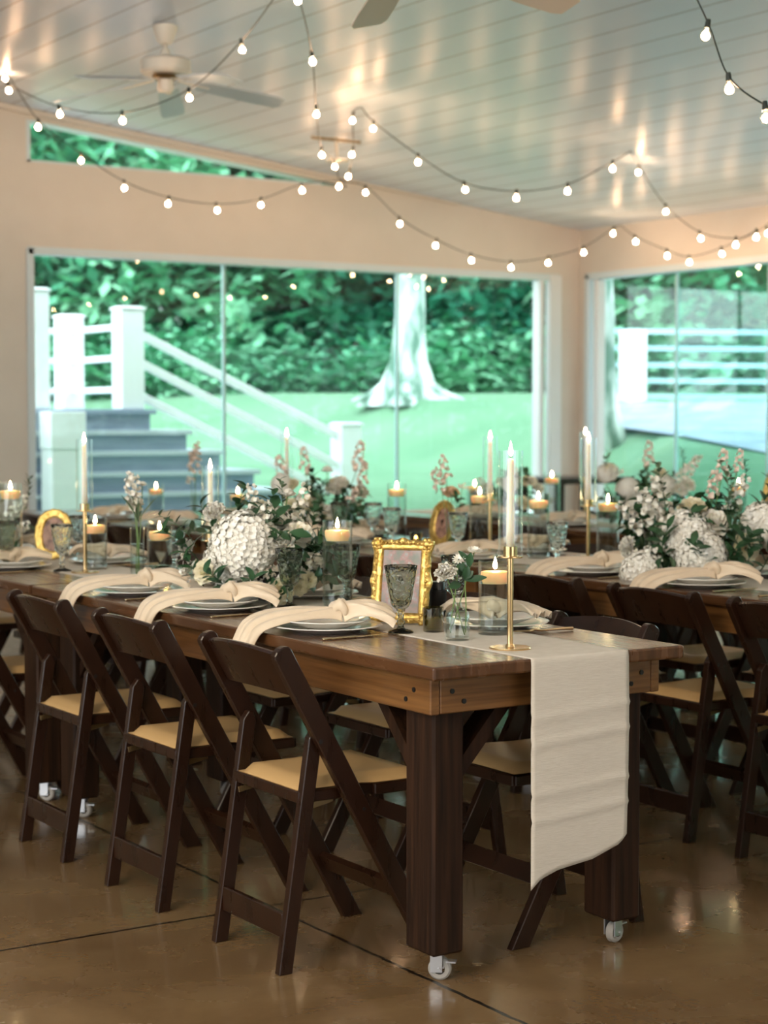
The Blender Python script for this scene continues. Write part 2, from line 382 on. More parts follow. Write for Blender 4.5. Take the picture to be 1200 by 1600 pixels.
# ------------------------------------------------------------------ outside: hillside lawn, road, woods, stairs, fence
def sstep(a, b, x):
    t = max(0, min(1, (x-a)/(b-a))); return t*t*(3-2*t)
PR = [(0, .3), (12, .35), (14, .5), (15, .6), (16, .75), (20, 1.15), (25, 1.5), (30, 1.85), (45, 2.8), (90, 6)]
def ground(x, y):
    d = .5434*x + .8395*y
    for (a, za), (b_, zb) in zip(PR, PR[1:]):
        if d <= b_: z = za + (zb-za)*max(0, (d-a))/(b_-a); break
    else: z = 6
    return z + .45*sstep(9.8, 10.8, x)*(1-sstep(20, 28, d))
MT['lawn'] = noise_col(M('mown_lawn', (.14, .33, .15), .9), .9, (.10, .23, .13), (.165, .31, .19), detail=8)
MT['road'] = noise_col(M('pale_gravel_road', (.42, .45, .52), .9), 3, (.20, .27, .36), (.32, .38, .47), detail=8)
MT['litter'] = noise_col(M('leaf_litter', (.28, .26, .22), .95), 3, (.16, .17, .13), (.40, .36, .32), detail=8)
MT['bark'] = noise_col(M('pale_lichen_bark', (.5, .55, .5), .9), 2.2, (.12, .22, .17), (.66, .74, .70), detail=7, stretch=(2.5, 2.5, .9), lo=.40, hi=.58, bump=.4)
MT['bark2'] = noise_col(M('grey_brown_bark', (.2, .2, .17), .9), 3, (.10, .11, .09), (.30, .32, .27), detail=6, bump=.4)
def terrain(name, xs, ys, m, dz=0, cond=None):
    t = MB(); V = {}
    for i, x in enumerate(xs):
        for j, y in enumerate(ys): V[i, j] = t.bm.verts.new((x, y, ground(x, y)+dz))
    for i in range(len(xs)-1):
        for j in range(len(ys)-1):
            if cond is None or cond((xs[i]+xs[i+1])/2, (ys[j]+ys[j+1])/2): t.bm.faces.new((V[i, j], V[i+1, j], V[i+1, j+1], V[i, j+1]))
    for v in [v for v in t.bm.verts if not v.link_faces]: t.bm.verts.remove(v)
    return t.build(name, m, smooth=True)
def fr(a, b_, n): return [a+(b_-a)*i/n for i in range(n+1)]
lawn = MB()
def lawn_part(xs, ys):
    V = [[lawn.bm.verts.new((x, y, ground(x, y))) for y in ys] for x in xs]
    for A, B in zip(V, V[1:]):
        for j in range(len(ys)-1): lawn.bm.faces.new((A[j], B[j], B[j+1], A[j+1]))
lawn_part(fr(-20, 80, 100), fr(12.17, 90, 90))
lawn_part(fr(9.88, 80, 80), fr(-30, 12.17, 50))
lw_ = lawn.build('lawn', MT['lawn'], smooth=True); lw_['kind'] = 'structure'
rd = terrain('gravel_road', fr(10.9, 40, 120), fr(-10, 30, 200), MT['road'], .02, lambda x, y: 14.6 < .5434*x+.8395*y < 19.2 and x > 10.9 and x > .80*y)
rd['kind'] = 'structure'
lt = terrain('woodland_floor', fr(-20, 70, 90), fr(0, 80, 90), MT['litter'], .03, lambda x, y: 26.5 < .5434*x+.8395*y < 60)
lt['kind'] = 'structure'

LEAFS = []
for i, (a, b_) in enumerate([((.05, .31, .19), (.19, .58, .36)), ((.10, .41, .24), (.34, .70, .45)), ((.03, .21, .14), (.13, .47, .30))]):
    LEAFS.append(noise_col(M('woodland_foliage_%s' % ('mid', 'light', 'deep')[i], a, .85, spec=.15), .55, a, b_, detail=7, lo=.35, hi=.68))
def crown(rx, rz, zc, n, size, rnd):
    t = MB(); t.norec = True
    for c_ in range(n):
        # clump centre on the crown surface
        th = rnd.uniform(0, 2*PI); u = rnd.uniform(-1, 1); q = math.sqrt(1-u*u); k = rnd.uniform(.45, 1.0)
        cx, cy, cz = rx*k*q*math.cos(th), rx*k*q*math.sin(th), zc+rz*k*u
        cr_ = rnd.uniform(.45, .95)
        for l in range(42):
            p = Vector((rnd.gauss(0, 1), rnd.gauss(0, 1), rnd.gauss(0, .7)))
            p = p.normalized()*cr_*rnd.uniform(.5, 1) + Vector((cx, cy, cz))
            a = Vector((rnd.uniform(-1, 1), rnd.uniform(-1, 1), rnd.uniform(-.5, .5))).normalized()*size*rnd.uniform(.6, 1.3)
            b2 = a.cross(Vector((rnd.uniform(-.4, .4), rnd.uniform(-.4, .4), 1))).normalized()*size*rnd.uniform(.35, .7)
            t.quad([p-a, p-b2*.9, p+a, p+b2*.9])
    return t
TREES = []
for k in range(3):
    rnd = random.Random(40+k)
    t = thing('forest_tree', '', 'tree')
    rx, rz, zc_ = [(2.6, 4.9, 4.3), (3.0, 4.5, 4.0), (2.4, 5.2, 4.5)][k]
    crown(rx, rz, zc_, 210, .17, rnd).build('foliage', LEAFS[k], t)
    tr = MB(); tr.tube([(0, 0, -.3), (.05, 0, 2), (-.06, .05, 5), (.05, -.05, 9)], [.22, .17, .13, .05], 10); tr.build('trunk', MT['bark2'], t, True)
    TREES.append(t)
rnd = random.Random(5)
k = 0
TL = ['mid green', 'pale green', 'deep green']
for row, (dd, step, off) in enumerate([(30, 175, -160), (34, 190, -70), (39, 200, -200)]):
    px = off
    while px < 1420:
        p = at_depth(px+rnd.uniform(-25, 25), 649, dd+rnd.uniform(-1.5, 1.5)); kk = rnd.choice([0, 1, 2, 2])
        place(TREES[kk], (p.x, p.y, ground(p.x, p.y)-.1), rnd.uniform(0, 6.28), '%s broadleaf tree in the dense woods beyond the lawn' % TL[kk], 'woodland %s trees' % TL[kk])
        px += step
for i in range(10):
    x, y = 22+rnd.uniform(-1, 2)+.25*i, 2-3.6*i+rnd.uniform(-.6, .6); kk = rnd.choice([0, 1, 2])
    place(TREES[kk], (x, y, ground(x, y)-.1), rnd.uniform(0, 6.28), '%s broadleaf tree across the road beside the hall, right of the picture' % TL[kk], 'roadside %s trees' % TL[kk])
# understory bushes along the wood's edge
BUSH = thing('woodland_bush', '', 'bush')
rnd = random.Random(9)
crown(1.35, .85, .75, 60, .12, rnd).build('foliage', LEAFS[1], BUSH)
for i in range(20):
    p = at_depth(-90+i*74+rnd.uniform(-20, 20), 649, 27.4+rnd.uniform(-.6, 1.6))
    o = place(BUSH, (p.x, p.y, ground(p.x, p.y)-.15), rnd.uniform(0, 6), 'low leafy green bush at the edge of the woods', 'bushes along the edge of the woods'); k_ = rnd.uniform(.35, .8); o.scale = (k_*1.4, k_*1.4, k_*rnd.uniform(.7, 1.1))
# pale trunk tree on the lawn in front of the woods
p = at_depth(640, 684, 20); gz = ground(p.x, p.y)
t = thing('pale_trunk_tree', 'tall tree with a pale mottled trunk and flared roots on the lawn', 'tree', (p.x, p.y, gz))
tr = MB(); pr = [(.46, -.1), (.28, .12), (.20, .4), (.165, .9), (.15, 2), (.14, 4), (.12, 7)]
tr.lathe(pr, 28, mod=lambda a, r, z: 1+.22*max(0, 1-z/.6)*math.sin(a*5+.6)+.04*math.sin(3*a+z*3))
tr.build('trunk', MT['bark'], t, True)
rt = MB()
for a in (.2, 1.3, 2.6, 3.9, 5.1): rt.tube([(.25*math.cos(a), .25*math.sin(a), .12), (.4*math.cos(a+.1), .4*math.sin(a+.1), .03), (.65*math.cos(a+.25), .65*math.sin(a+.25), -.05)], [.08, .05, .02], 8)
rt.build('roots', MT['bark'], t, True)
crown(2.6, 1.8, 7.6, 70, .15, random.Random(3)).build('foliage', LEAFS[1], t)
# pale trunk close outside the side window
p = at_depth(942, 649, 16.6); gz = ground(p.x, p.y)
t = thing('broken_birch_trunk', 'broken pale birch trunk beside the road seen through the side window', 'tree', (p.x, p.y, gz))
tr = MB(); tr.tube([(.03, -.05, -.2), (.0, 0, .2), (-.02, 0, .7), (0, 0, 1.1), (-.02, 0, 1.55)], [.19, .15, .12, .10, .085], 14); tr.build('trunk', MT['bark'], t, True)

# stairs up to the deck
YS = 13.59
t = thing('deck_stairs', 'grey blue wooden stairs climbing left to a raised deck outside', 'stairs', (5.5, 14.4, .4))
def loc(p): return (p[0]-5.5, p[1]-14.4, p[2]-.4)
ends = [6.46, 6.79, 7.10, 7.42, 7.74, 8.06]; zs = [1.45, 1.282, 1.115, .947, .78, .612]
for i, (xe, z) in enumerate(zip(ends, zs)):
    r_ = MB(); r_.box(loc((3.5 if i == 0 else ends[i-1]-.35, YS-.12, .2 if i else 1.282)), loc((xe, 16.2, z-.045))) if False else r_.box(loc((3.5, YS-.12+.002*i, z-.168)), loc((xe, 16.2, z-.04)))
    r_.build('riser', MT['tread'], t)
    r_ = MB(); r_.box(loc((3.5, YS-.17, z-.04)), loc((xe+.035, 16.2, z)), .004); r_.build('tread', MT['nose'] if i else MT['tread'], t)
def post(x, y, z0, z1, label, w=.2):
    t = thing('stair_post', label, 'post', (x, y, z0), 0)
    m = MB(); m.box((-w/2, -w/2, 0), (w/2, w/2, z1-z0-.03), .008); m.build('post_sleeve', MT['postw'], t)
    m = MB(); m.box((-w/2-.012, -w/2-.012, z1-z0-.03), (w/2+.012, w/2+.012, z1-z0-.008), .006); m.box((-w/2+.01, -w/2+.01, z1-z0-.01), (w/2-.01, w/2-.01, z1-z0), .004); m.build('post_cap', MT['postw'], t)
    return t
P3 = (6.315, YS-.02); P2 = (6.385, 14.93); P4 = (8.39, YS-.02); P1 = (5.50, YS-.02)
post(*P3, 1.45, 2.28, 'white square post at the top of the outdoor stair rails')
post(*P2, 1.45, 2.28, 'white square post at the back of the deck, shortest in view')
post(*P4, ground(*P4)-.1, 1.34, 'white square post at the foot of the outdoor stair rails')
t1 = post(*P1, 1.45, 2.40, 'tallest looking white post at the left edge of the back window')
t = thing('pillar', 'white lower pillar carrying the left deck post outside the window', 'pillar', (5.62, YS-.32, .4))
m = MB(); m.box((-.14, -.11, 0), (.13, .11, .74), .006); m.build('shaft', MT['postw'], t)
m = MB(); m.box((-.15, -.12, .74), (.14, .12, 1.03), .006); m.build('cap_block', MT['postw'], t)
def rails(name, label, a, b_, za, zb, th=.06):
    t = thing(name, label, 'railing', (a[0], a[1], za[0]))
    for u, v in zip(za, zb):
        m = MB(); m.bar((0, 0, u-za[0]), (b_[0]-a[0], b_[1]-a[1], v-za[0]), .045, th, bev=.006); m.build('rail', MT['postw'], t)
rails('stair_railing', 'three white rails sloping down beside the outdoor stairs', (P3[0]+.1, P3[1]), (P4[0]+.12, P4[1]), [2.06, 1.83, 1.56], [1.13, .87, .60], .065)
rails('deck_railing', 'three pale rails between the two deck posts outside', (P3[0], P3[1]+.1), (P2[0], P2[1]-.1), [2.12, 1.87, 1.61], [2.13, 1.87, 1.61], .05)
rails('deck_railing', 'three pale rails running left from the back deck post', (P2[0]-.1, P2[1]), (3.5, P2[1]), [2.13, 1.87, 1.61], [2.13, 1.87, 1.61], .05)
# road fence
pA = at_depth(988, 649, 19.6)
t = thing('road_fence', 'white road fence with a wide post and thin pale blue rails', 'fence', (pA.x, pA.y, 1.45))
MT['frail'] = M('pale_blue_fence_rail', (.42, .66, .74), .5)
m = MB(); m.box((-.11, -.11, -.1), (.11, .11, .86), .01); m.build('post', MT['postw'], t)
dr = Vector((.86, -.5, 0))
for z in (.86, .68, .50, .33, .16, -.0+.02):
    m = MB(); m.bar(Vector((0, .0, z))-dr*.65+Vector((0, .13, 0)), Vector((0, .13, z-.06))+dr*9, .03, .05); m.build('rail', MT['frail'], t)
for q in (4.0, 8.0):
    m = MB(); m.box(dr*q+Vector((-.1, .03, -.3)), dr*q+Vector((.1, .23, .84)), .01); m.build('post', MT['postw'], t)
# ------------------------------------------------------------------ farm tables
def farm_table(x0, x1, y0, y1, label, brace=True):
    cx, cy = (x0+x1)/2, (y0+y1)/2; hx, hy = (x1-x0)/2, (y1-y0)/2
    t = thing('farm_table', label, 'table', (cx, cy, 0), 0, None)
    m = MB(); m.box((-hx, -hy, TOP-.034), (hx, hy, TOP), .006, segs=2); m.build('tabletop', MT['wood_top'], t)
    ax, ay = hx-.035, hy-.06; za, zb = TOP-.034-.092, TOP-.034
    for s in (-1, 1):
        m = MB(); m.box((s*ax-.014-.011*s, -ay, za), (s*ax+.014-.011*s, ay, zb), .003); a = m.build('side_apron', MT['apron'], t)
        m = MB()
        m.box((-ax+.026, s*ay-.014-.014*s, za+.001), (ax-.026, s*ay+.014-.014*s, zb), .003); e = m.build('end_apron', MT['apron_end'], t)
        for q in (-1, 1):
            for (dx, dz) in ((.06, .055), (.095, .028)):
                m = MB(); m.tube([(q*(ax-dx), s*(ay+.003), za+dz), (q*(ax-dx), s*(ay-.012), za+dz)], .0065, 10); m.build('peg', MT['peg'], e)
                m = MB(); m.tube([(s*(ax+.0055), q*(ay-dx-.01), za+dz), (s*(ax-.012), q*(ay-dx-.01), za+dz)], .0065, 10); m.build('peg', MT['peg'], a)
    for sx_ in (-1, 1):
        for sy_ in (-1, 1):
            lx, ly = sx_*(ax-.075), sy_*(ay-.095)
            m = MB(); m.box((lx-.047, ly-.062, .075), (lx+.047, ly+.062, za+.02), .007); leg = m.build('leg', MT['leg_wood'], t)
            # swivel caster
            c = MB(); a = -.75 if sx_ < 0 else .25
            rot = Matrix.Rotation(a, 3, 'Z')
            c.box((lx-.03, ly-.03, .070), (lx+.03, ly+.03, .0755), .001)
            for q in (-1, 1):
                vs = c.box((lx-.008, ly+q*.017-.0015, .022), (lx+.022, ly+q*.017+.0015, .070), rot=rot, org=(lx, ly, 0))
            c.tube([Vector((lx, ly, 0))+rot @ Vector((.014, -.022, .029)), Vector((lx, ly, 0))+rot @ Vector((.014, .022, .029))], .005, 8)
            c.box((lx+.03, ly-.012, .045), (lx+.055, ly+.012, .049), rot=rot, org=(lx, ly, 0))
            cs = c.build('caster', MT['steel'], t)
            w_ = MB(); n = 24; prof = [(.014, -.012), (.024, -.012), (.029, -.007), (.029, .007), (.024, .012), (.014, .012), (.014, -.012)]
            w_.lathe(prof, n)
            for v in w_.bm.verts:
                v.co = rot @ Vector((v.co.x+.014, v.co.z, v.co.y+.029)) + Vector((lx, ly, 0))
            w_.build('wheel', MT['rubber'], cs, True, 40)
            # brace from leg to end apron
            m = MB(); m.bar((lx-sx_*.03, ly, .50), (lx-sx_*.20, ly, za+.01), .035, .07, up=(0, 1, 0)); m.build('brace', MT['leg_wood'], t)
            m = MB(); m.bar((lx, ly-sy_*.04, .50), (lx, ly-sy_*.22, za+.01), .035, .05, up=(1, 0, 0)); m.build('brace', MT['leg_wood'], t)
    return t
X1, X2 = 2.425, 3.215
TABLES = [
 (X1, X2, 3.53, 6.02, 'brown farm table nearest the camera with a runner hanging off its end'),
 (X1, X2, 6.04, 8.53, 'brown farm table continuing behind the nearest one at the left edge'),
 (4.2, 4.99, 3.3, 5.79, 'brown farm table at the right edge with the big white flower centerpiece'),
 (4.2, 4.99, 5.81, 8.30, 'middle farm table of the second row, behind the nearest table'),
 (4.2, 4.99, 8.32, 10.81, 'farthest farm table of the second row, before the outdoor stairs'),
 (6.0, 6.79, 4.6, 7.09, 'farm table of the third row at the far right'),
 (6.0, 6.79, 7.11, 9.60, 'farm table of the third row nearest the window corner'),
]
for a in TABLES: farm_table(*a)

# ------------------------------------------------------------------ wooden folding chair, faces +x, origin between the feet on the floor
def arcz(y, w, h): return h*(1-(2*y/w)**2)
def make_chair():
    t = thing('folding_chair', '', 'chair')
    W = .21     # half width outside the rails
    top, foot = Vector((-.235, 0, .812)), Vector((.215, 0, 0))
    d = (foot-top).normalized(); nrm = Vector((-d.z, 0, d.x))    # perpendicular in the side plane
    if nrm.x < 0: nrm = -nrm
    for s in (-1, 1):
        m = MB(); y = s*(W-.0125)
        # side rail with rounded head, cut flat on the floor
        hw = .026
        pts = []
        for a in range(0, 7):
            an = PI*a/6
            pts.append(top + nrm*hw*math.cos(an) - d*hw*.62*math.sin(an))
        A = foot - nrm*hw; B = foot + nrm*hw
        def fl(p): k_ = (0-p.z)/d.z; return p + d*k_
        pts += [fl(A), fl(B)]
        prism(m, [(p.x, p.z) for p in pts], 'y', y-.0125, y+.0125)
        bmesh.ops.bevel(m.bm, geom=[e for e in m.bm.edges if abs((e.verts[0].co-e.verts[1].co).y) < 1e-6], offset=.0025, segments=1, affect='EDGES')
        m.build('side_rail', MT['chair'], t)
        # rear leg: straight, pointed top, inside the rail
        m = MB(); yl = s*(W-.0385); b0, b1 = Vector((-.215, 0, 0)), Vector((-.125, 0, .60)); 
        dd = (b1-b0).normalized(); nn = Vector((dd.z, 0, -dd.x)); h2 = .019
        poly = [b0-nn*h2, b0+nn*h2, b1+nn*h2-dd*.012, b1+nn*.006+dd*.012, b1-nn*.006+dd*.012, b1-nn*h2-dd*.012]
        poly[0] = poly[0] - dd*(poly[0].z/dd.z); poly[1] = poly[1] - dd*(poly[1].z/dd.z)
        prism(m, [(p.x, p.z) for p in poly], 'y', yl-.0125, yl+.0125)
        bmesh.ops.bevel(m.bm, geom=m.bm.edges[:], offset=.0022, segments=1, affect='EDGES')
        m.build('rear_leg', MT['chair'], t)
        # screws
    # curved back slat
    m = MB(); rows = []; n = 16; Wb = W-.025
    cu = top + d*.035
    def slat(y, v, th):   # v along d
        bow = .022*(1-(y/Wb)**2)
        p = top + d*v - Vector((bow, 0, 0)) + Vector((nrm.x, 0, nrm.z))*th
        return Vector((p.x, y, p.z))
    for i in range(n+1):
        y = -Wb + 2*Wb*i/n; c = (1-(y/Wb)**2)
        tv = .004 - .018*c; bv = .128 - .012*c
        rows.append([slat(y, tv, -.007), slat(y, tv-.003, 0), slat(y, tv, .007), slat(y, bv, .007), slat(y, bv, -.007)])
    R = m.grid(rows, close=True); m.bm.faces.new(R[0]); m.bm.faces.new(list(reversed(R[-1])))
    m.build('backrest', MT['chair'], t, True, 35)
    # seat frame and cushion (between the rails)
    z0 = .425; sw = W-.052
    m = MB()
    m.box((-.17, -sw, z0), (-.14, sw, z0+.03), .003); m.box((.19, -sw-.02, z0), (.222, sw+.02, z0+.03), .003)
    for s in (-1, 1): m.box((-.17, s*sw-.013, z0+.0005), (.21, s*sw+.013, z0+.0295), .003)
    m.box((-.15, -sw+.01, z0+.012), (.2, sw-.01, z0+.022))
    # wider front part of the seat
    for s in (-1, 1): m.box((.05, s*(sw+.012)-.014, z0+.001), (.215, s*(sw+.012)+.014, z0+.029), .003)
    m.build('seat_frame', MT['chair'], t)
    m = MB(); rows = []; nx, ny = 12, 12
    for side in (0,):
        for i in range(nx+1):
            u = i/nx; x = -.166+u*(.212+.166); hwd = sw-.002+.02*sstep(.45, .62, u)
            r_ = []
            for j in range(ny+1):
                v = -1+2*j/ny
                eu = min(1, min(u, 1-u)/.09); ev = min(1, (1-abs(v))/.09)
                k_ = math.sqrt(max(0, 1-(1-eu)**2))*math.sqrt(max(0, 1-(1-ev)**2))
                r_.append(Vector((x, v*hwd, z0+.032+.022*k_)))
            rows.append(r_)
    m.grid(rows)
    R2 = [[Vector((p.x, p.y, z0+.030)) for p in r_] for r_ in rows]
    m.grid([list(r_) for r_ in R2])
    m.build('seat_cushion', MT['cushion'], t, True)
    # stretchers
    m = MB(); m.box((-.212, -W+.05, .085), (-.194, W-.05, .15), .003); m.build('rear_stretcher', MT['chair'], t)
    pz = .17; k_ = (pz-foot.z)/(-d.z); pc = foot - d*k_
    m = MB(); m.bar((pc.x, -W+.025, pc.z), (pc.x, W-.025, pc.z), .018, .05, up=(nrm.z*0+d.x, 0, d.z)); m.build('front_stretcher', MT['chair'], t)
    for s in (-1, 1):
        y = s*(W-.055)
        m = MB(); m.bar((-.165, y, .405), (-.06, y, .425), .004, .016, bev=.001); m.tube([(-.152, y-.004, .409), (-.152, y+.004, .409)], .007, 8); m.build('seat_bracket', MT['brass_old'], t)
        m = MB(); m.tube([(-.128, s*(W+.001), .585), (-.128, s*(W-.003), .585)], .006, 8); m.tube([(.0, s*(W+.001), .40), (.0, s*(W-.003), .40)], .005, 8); m.build('pivot_bolt', MT['black'], t)
    return t
chair = make_chair()
def chairs(rearx, ys, face, labels):
    for y, l in zip(ys, labels):
        if face > 0: place(chair, (rearx+.215, y, 0), 0, l)
        else: place(chair, (rearx-.215, y, 0), PI, l)
chairs(2.24, [4.095, 4.785, 5.465, 6.47], 1, [
 'dark wooden folding chair nearest the camera, on the left side of the near table',
 'second dark folding chair from the camera on the left side of the near table',
 'third dark folding chair from the camera on the left side of the near table',
 'dark folding chair cut off by the left edge, at the left table end'])
chairs(3.30, [3.98], -1, ['dark folding chair at the near table, its foot below the hanging runner'])
chairs(3.41, [4.76, 5.46, 6.75, 7.42, 8.05], -1, [
 'second chair from the front on the far side of the near table',
 'third folding chair from the front on the far side of the near table',
 'nearest folding chair on the far side of the left table',
 'middle folding chair on the far side of the left table',
 'farthest folding chair on the far side of the left table'])
chairs(4.06, [4.015, 4.60, 5.20, 6.28, 6.94, 7.60, 8.78, 9.42, 10.05], 1, [
 'dark folding chair cut off by the right edge, second row near side',
 'dark folding chair second row, whole back visible right of the white runner',
 'dark folding chair back just right of the brass candlestick, second row',
 'folding chair back behind the floating candle of the near table, second row',
 'folding chair of the second row behind the bottle with the white carnation',
 'folding chair of the second row behind the gilded picture frame',
 'folding chair of the second row behind the near flower centerpiece',
 'second row folding chair behind the left part of the near table',
 'farthest folding chair on the near side of the second row'])
chairs(5.17, [4.1, 4.72, 5.32, 6.3, 7.0, 7.7, 8.8, 9.5], -1, [
 'folding chair on the far side of the second row, nearest the right edge',
 'folding chair on the far side of the second row behind the big flower centerpiece',
 'folding chair on the far side of the second row behind the brass candlestick there',
 'fourth folding chair from the right on the far side of the second row',
 'fifth folding chair from the right on the far side of the second row',
 'sixth folding chair from the right on the far side of the second row',
 'seventh folding chair from the right on the far side of the second row',
 'last folding chair on the far side of the second row, by the stairs window'])
chairs(5.86, [5.3, 5.95, 6.6, 7.6, 8.3], 1, [
 'folding chair of the third row nearest the right edge',
 'second folding chair of the third row from the right',
 'middle folding chair of the third row',
 'fourth folding chair of the third row from the right',
 'folding chair of the third row closest to the back window'])
chairs(6.97, [5.9, 6.58, 7.6, 8.3], -1, [
 'folding chair beyond the third row at the right, back to the side window',
 'second folding chair beyond the third row, back to the side window',
 'third folding chair beyond the third row, back to the side window',
 'folding chair beyond the third row closest to the window corner'])
# tall table in the corner
t = thing('tall_console_table', 'tall dark wooden table standing below the window corner', 'table', (9.05, 11.25, 0))
m = MB(); m.box((-.36, -.28, .87), (.36, .28, .92), .005); m.build('tabletop', MT['chair'], t)
for a in (-1, 1):
    for b_ in (-1, 1):
        m = MB(); m.box((a*.31-.03, b_*.23-.03, 0), (a*.31+.03, b_*.23+.03, .87), .004); m.build('leg', MT['chair'], t)
m = MB(); m.box((-.28, -.25, .3), (.28, -.22, .36), .003); m.build('rail', MT['chair'], t)
# ------------------------------------------------------------------ tableware
def smooth(o): return o
def make_flame(h=.030, r=.0060):
    m = MB(); m.lathe([(0, 0), (r*.7, h*.10), (r, h*.25), (r*.85, h*.45), (r*.45, h*.72), (r*.15, h*.92), (0, h)], 12); return m
def make_taper():
    t = thing('taper_candle', '', 'candle')
    m = MB(); m.lathe([(0, 0), (.0115, 0), (.0105, .08), (.0085, .232), (.0065, .240), (0, .242)], 20); m.build('wax_body', MT['wax'], t, True)
    m = MB(); m.tube([(0, 0, .240), (.0008, 0, .252)], .0009, 6); m.build('wick', MT['wick'], t)
    f = make_flame(.040, .0062).build('flame', MT['flame'], t, True); f.location = (0, 0, .246)
    return t
def make_holder(h, name='candlestick'):
    t = thing(name, '', 'candlestick')
    m = MB(); m.lathe([(0, 0), (.053, 0), (.0535, .002), (.052, .0045), (.012, .0055), (.009, .012), (0, .012)], 40); m.build('base', MT['gold'], t, True, 30)
    m = MB(); m.tube([(0, 0, .009), (0, 0, h-.020)], .0078, 16); m.build('stem', MT['gold'], t, True, 40)
    m = MB(); m.lathe([(0, h-.024), (.030, h-.023), (.0325, h-.021), (.0325, h-.019), (.018, h-.017), (.018, h+.006), (.0145, h+.006), (.0145, h-.012), (0, h-.012)], 32); m.build('cup', MT['gold'], t, True, 30)
    return t
def make_chimney():
    t = MB(); r = .0315; H = .268
    t.lathe([(r, 0), (r, H), (r-.0022, H), (r-.0022, 0), (r, 0)], 40); o = t.build('candle_chimney', MT['glass'], None, True, 40)
    return tag(o, '', 'glass tube')
def make_cylinder(H, r=.046):
    t = thing('cylinder_vase', '', 'vase')
    m = MB(); m.lathe([(0, 0), (r, 0), (r, H), (r-.0025, H), (r-.0025, .008), (0, .008)], 44); m.build('glass_wall', MT['glass'], t, True, 40)
    wz = H-.062
    m = MB(); m.lathe([(0, .009), (r-.0035, .009), (r-.0035, wz), (0, wz)], 40); m.build('water', MT['water'], t, True, 40)
    return t
def make_float():
    t = thing('floating_candle', '', 'candle')
    r = .0395
    m = MB(); m.lathe([(0, -.006), (r*.86, -.006), (r, .010), (r, .022), (r*.95, .026), (r*.4, .0275), (0, .0278)], 36); m.build('wax_disc', MT['wax_glow'], t, True, 50)
    m = MB(); m.tube([(0, 0, .027), (.001, 0, .038)], .001, 6); m.build('wick', MT['wick'], t)
    f = make_flame(.034, .0064).build('flame', MT['flame'], t, True); f.location = (0, 0, .032)
    return t
def make_goblet(mat, H=.185, R=.046):
    t = thing('goblet', '', 'glass')
    m = MB(); m.lathe([(0, 0), (.034, 0), (.036, .003), (.030, .007), (.012, .012), (.008, .020), (.012, .030), (.008, .040), (.0095, .055), (.013, .064), (0, .068)], 32); m.build('foot', mat, t, True)
    prof = [(0, .064), (.014, .066), (.024, .074), (.0285, .084)] + [(.0285+(R-.0285)*((z-.084)/(H-.084)), z) for z in (.10, .12, .145, .155, .158, .161, .164, H)]
    prof[-4] = (prof[-4][0]+.0012, prof[-4][1]); prof[-3] = (prof[-3][0]-.0006, prof[-3][1])
    inner = [(r-.0028, z) for r, z in reversed(prof[4:])] + [(.020, .082), (0, .074)]
    m = MB(); m.lathe(prof + inner, 40, mod=lambda a, r, z: 1+(.012*math.sin(a*12)*math.sin((z-.075)*90) if .08 < z < .15 else 0)); m.build('bowl', mat, t, True)
    return t
def make_plate(R, h, name, cat='plate', scal=0):
    m = MB()
    md = (lambda a, r, z: 1+scal*(abs(math.cos(a*6))**.6-.5)*max(0, (r/R-.6)/.4)) if scal else None
    m.lathe([(0, 0), (R*.58, 0), (R*.62, .003), (R*.80, .010), (R*.97, h), (R, h+.001), (R*.985, h+.0035), (R*.80, .0145), (R*.60, .007), (0, .005)], 72, mod=md)
    o = m.build(name, MT['plate'], None, True, 60)
    return tag(o, '', cat)
def ribbon(mb, path, folds=3, amp=.006, th=.003, n=22):
    """path: (centre, across vector, width). a folded cloth band"""
    pts = path; rows = []; rows2 = []
    M_ = 7
    # catmull-rom resample
    def cr(p0, p1, p2, p3, u): return .5*((2*p1)+(p2-p0)*u+(2*p0-5*p1+4*p2-p3)*u*u+(3*p1-p0-3*p2+p3)*u**3)
    C = [Vector(p[0]) for p in pts]; A = [Vector(p[1]).normalized()*p[2] for p in pts]
    S = []
    for i in range(len(C)-1):
        for k in range(M_):
            u = k/M_; a = [C[max(i-1, 0)], C[i], C[i+1], C[min(i+2, len(C)-1)]]; b_ = [A[max(i-1, 0)], A[i], A[i+1], A[min(i+2, len(A)-1)]]
            S.append((cr(*a, u), cr(*b_, u)))
    S.append((C[-1], A[-1]))
    for i, (c, a) in enumerate(S):
        tan = (S[min(i+1, len(S)-1)][0]-S[max(i-1, 0)][0]).normalized(); nm = tan.cross(a).normalized()
        if nm.z < -.2: nm = -nm
        w_ = a.length
        r_ = []; q_ = []
        for j in range(n+1):
            v = j/n-.5
            off = amp*min(1.6, .05/max(w_, .02))*math.sin(v*2*PI*folds+i*.07)*(1-.3*abs(v)) - .010*(abs(v)*2)**2 + amp*.30*math.sin(v*2*PI*folds*2.4+i*.13+1)
            p = c + a*v + nm*off
            r_.append(p+nm*th/2); q_.append(p-nm*th/2)
        rows.append(r_+list(reversed(q_)))
    R = mb.grid(rows, close=True); mb.bm.faces.new(R[0]); mb.bm.faces.new(list(reversed(R[-1])))
